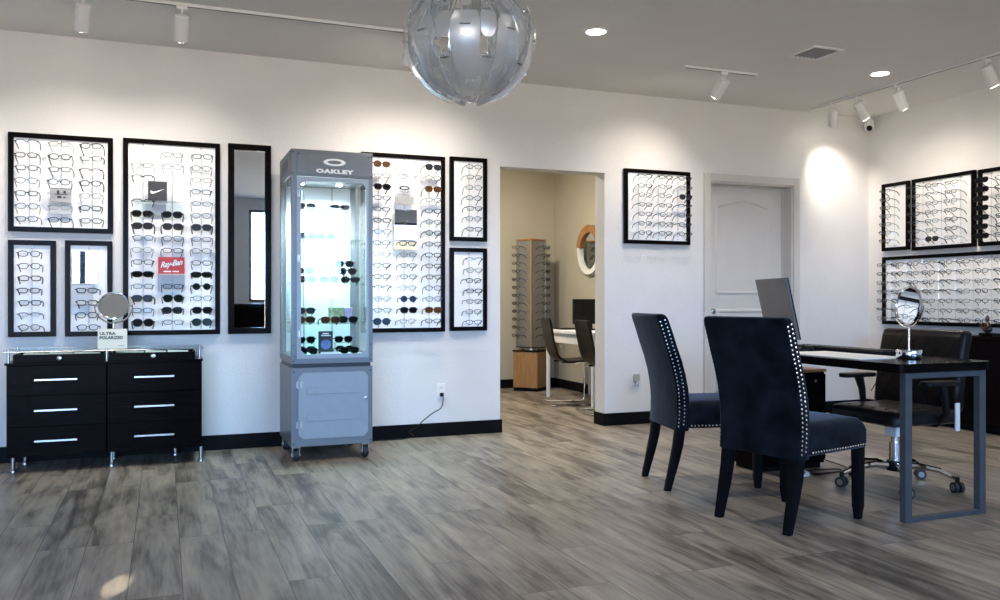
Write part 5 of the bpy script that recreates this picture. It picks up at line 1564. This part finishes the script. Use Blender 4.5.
# eyewear on the two faces turned to the shop
def near_key(k):
    p, q_ = s4[k], s4[(k + 1) % 4]
    return (p[0] + q_[0]) / 2 * SN + (p[1] + q_[1]) / 2 * CS
faces = sorted(range(4), key=near_key)[:2]
fl = sorted(faces, key=lambda k: ((s4[k][0] + s4[(k + 1) % 4][0]) / 2) * CS - ((s4[k][1] + s4[(k + 1) % 4][1]) / 2) * SN)
for fi, k in enumerate(fl):
    p, q_ = Vector(s4[k]), Vector(s4[(k + 1) % 4]); mid = (p + q_) / 2
    out = (mid - Vector((scx, scy))).normalized()
    mb = MB()
    for r_ in range(12):
        z = 1.66 - r_ * 0.092
        mb.tube([(mid.x, mid.y, z), (mid.x + out.x * 0.134, mid.y + out.y * 0.134, z + 0.003)], 0.003, 5)
        rz = math.atan2(out.y, out.x) + PI / 2
        place_eyewear(random.choice(['opt rect black', 'opt rect gunmetal', 'opt oval black', 'opt rect brown']), (mid.x + out.x * 0.130, mid.y + out.y * 0.130, z - 0.0045), rz,
                      f'{"left" if fi == 0 else "right"} face of back-room spinner, ' + (f'{ORD[r_]} from top' if r_ else 'top row'), 'eyewear on the back-room spinner', 0.03)
    mb.build('peg_row', 'acrylic', t)['kind'] = 'stuff'
# side rows with their fronts seen edge-on, on the hidden faces
for fi, k in enumerate([k for k in range(4) if k not in faces]):
    p, q_ = Vector(s4[k]), Vector(s4[(k + 1) % 4]); mid = (p + q_) / 2
    out = (mid - Vector((scx, scy))).normalized()
    mb = MB()
    right = (out.x * CS - out.y * SN) > 0
    rows_ = range(0, 11)
    for r_ in rows_:
        z = 1.66 - r_ * 0.092
        mb.tube([(mid.x, mid.y, z), (mid.x + out.x * 0.134, mid.y + out.y * 0.134, z + 0.003)], 0.003, 5)
        if (right and r_ < 7) or (not right and r_ >= 4):
            place_eyewear(random.choice(['opt rect black', 'opt rect gunmetal', 'opt oval black']), (mid.x + out.x * 0.130, mid.y + out.y * 0.130, z - 0.0045), math.atan2(out.y, out.x) + PI / 2,
                          f'edge-on at {"right" if right else "left"} side of back-room spinner, {ORD[r_] + " from top" if r_ else "top row"}', 'eyewear on the back-room spinner', 0.03)
    mb.build('peg_row', 'acrylic', t)['kind'] = 'stuff'

# table, monitor, chairs
t = thing('back_room_table', (4.10, 7.95, 0), 'white-topped table in the back room behind two black chairs', 'table')
MB().box(3.86, BX - 0.002, 7.30, 8.42, 0.70, 0.735).build('tabletop', 'paper', t, bevel=0.004)
MB().box(3.88, 3.90, 7.33, 8.40, 0.60, 0.70).build('apron', 'white_plastic', t)
for (x, y) in ((3.88, 8.38), (3.88, 7.34), (4.39, 8.38), (4.39, 7.34)):
    MB().box(x - 0.016, x + 0.016, y - 0.016, y + 0.016, 0, 0.70).build('leg', 'white_plastic', t, bevel=0.002)
t = thing('computer_monitor', (4.10, 8.0, 0.735), 'black computer monitor on the back-room table', 'monitor')
MB().box(3.96, 4.38, 7.93, 7.96, 0.80, 1.06).build('screen', 'black_plastic', t, bevel=0.006)
MB().box(4.15, 4.20, 7.96, 7.98, 0.745, 0.92).build('stand_neck', 'black_plastic', t)
MB().box(4.06, 4.29, 7.88, 8.04, 0.735, 0.747).build('stand_base', 'black_plastic', t, bevel=0.004)
t = MB().box(3.92, 4.10, 8.14, 8.34, 0.735, 0.75).build('paper_pad', 'black_plastic', origin=(4.0, 8.24, 0.735), bevel=0.002)
tag(t, 'flat black pad on the back-room table top', 'pad')


def cantilever(label):
    """seat shell on a bent chrome tube; faces local +x"""
    t = thing('cantilever_chair', (0, 0, 0), label, 'chair', 'black chairs in the back room')
    prof = [(0.20, 0.452), (0.10, 0.445), (-0.02, 0.44), (-0.10, 0.455), (-0.155, 0.51), (-0.185, 0.60), (-0.21, 0.72), (-0.235, 0.86)]
    sp = [(p[0], 0, p[1]) for p in prof]
    S = smooth_path(sp, 3)
    rings = []
    for i, p in enumerate(S):
        d = (S[min(i + 1, len(S) - 1)] - S[max(i - 1, 0)]).normalized(); n_ = Vector((-d.z, 0, d.x))
        hw = 0.21 if 0 < i < len(S) - 1 else 0.19
        ring = []
        for (yy, tt_) in ((-hw, 0.0), (-hw + 0.01, 0.011), (-0.1, 0.015), (0.1, 0.015), (hw - 0.01, 0.011), (hw, 0.0), (hw - 0.01, -0.011), (0, -0.013), (-hw + 0.01, -0.011)):
            ring.append((p.x + n_.x * tt_, yy, p.z + n_.z * tt_))
        rings.append(ring)
    MB().rings(rings).build('seat_shell', 'leather', t, smooth=True)
    for s in (-1, 1):
        y = s * 0.195
        MB().tube(smooth_path([(-0.12, y * 0.8, 0.425), (0.05, y, 0.425), (0.18, y, 0.425), (0.225, y, 0.40), (0.225, y, 0.30), (0.215, y, 0.05), (0.19, y, 0.013), (0.1, y, 0.011), (-0.22, y, 0.011)], 4), 0.011, 8).build('chrome_tube', 'chrome', t, smooth=True)
    MB().tube([(-0.22, -0.2, 0.011), (-0.22, 0.2, 0.011)], 0.011, 8).build('floor_bar', 'chrome', t, smooth=True)
    return t


c1 = cantilever('black shell chair with chrome cantilever frame, farther one in back room')
c2 = dup_tree(c1)
c1.location = (3.80, 7.72, 0); c1.rotation_euler = (0, 0, R(-12))
c2.location = (3.84, 7.02, 0); c2.rotation_euler = (0, 0, R(-8))
c2['label'] = 'black shell chair in back room, nearer one half hidden by wall'

# round wall mirror: wood crescent over a white rim
t = thing('round_wall_mirror', (BX, 8.42, 1.35), 'round wall mirror with wooden crescent top and white lower rim', 'mirror')
my_, mz_ = 8.42, 1.60
def arc(r0, r1, a0, a1, n, d0, d1):
    mb = MB(); rings = []
    for i in range(n + 1):
        a = a0 + (a1 - a0) * i / n
        c, s = math.cos(a), math.sin(a)
        rings.append([(BX - d0, my_ + r0 * c, mz_ + r0 * s), (BX - d0, my_ + r1 * c, mz_ + r1 * s), (BX - d1, my_ + r1 * c, mz_ + r1 * s), (BX - d1, my_ + r0 * c, mz_ + r0 * s)])
    return mb.rings(rings)
arc(0.20, 0.285, R(10), R(170), 24, 0.001, 0.05).build('wood_crescent', 'brown_wood', t, smooth=True)
arc(0.215, 0.265, R(170), R(370), 28, 0.001, 0.045).build('lower_rim', 'white_plastic', t, smooth=True)
MB().lathe([(0.001, -0.02), (0.225, -0.02), (0.225, -0.002), (0.001, -0.002)], (BX, my_, mz_), 40, 'x').build('mirror_glass', 'mirror', t)
# unseen ceiling lamp added to light the back room
t = thing('added_ceiling_lamp', (2.9, 7.9, CEIL), 'added unseen round lamp lighting the back room from its ceiling', 'ceiling light')
MB().lathe([(0.16, 0), (0.16, -0.02), (0.001, -0.021)], (2.9, 7.9, CEIL), 28).build('lamp_base', 'white_plastic', t, smooth=True)
MB().lathe([(0.15, -0.021), (0.13, -0.06), (0.001, -0.075)], (2.9, 7.9, CEIL), 28).build('diffuser', 'lamp_glow', t, smooth=True)
area('added_back_room_light', (2.9, 7.9, CEIL - 0.08), (0, 0, 0), 0.3, 0.3, 14, (1.0, 0.9, 0.74))

# reception counter behind the viewer: it shows in the wall mirrors
t = thing('reception_counter', (2.6, -1.6, 0), 'dark reception counter in front of the rear window', 'counter')
MB().box(1.0, 4.4, -1.95, -1.35, 0.08, 0.95).build('body', 'black_wood', t, bevel=0.004)
MB().box(0.95, 4.45, -2.0, -1.3, 0.95, 0.99).build('countertop', 'black_wood', t, bevel=0.004)
MB().box(1.05, 4.35, -1.9, -1.4, 0.0, 0.08).build('plinth', 'base', t)
print('EYEWEAR', EYE_COUNT[0], 'protos', len(PROTO))
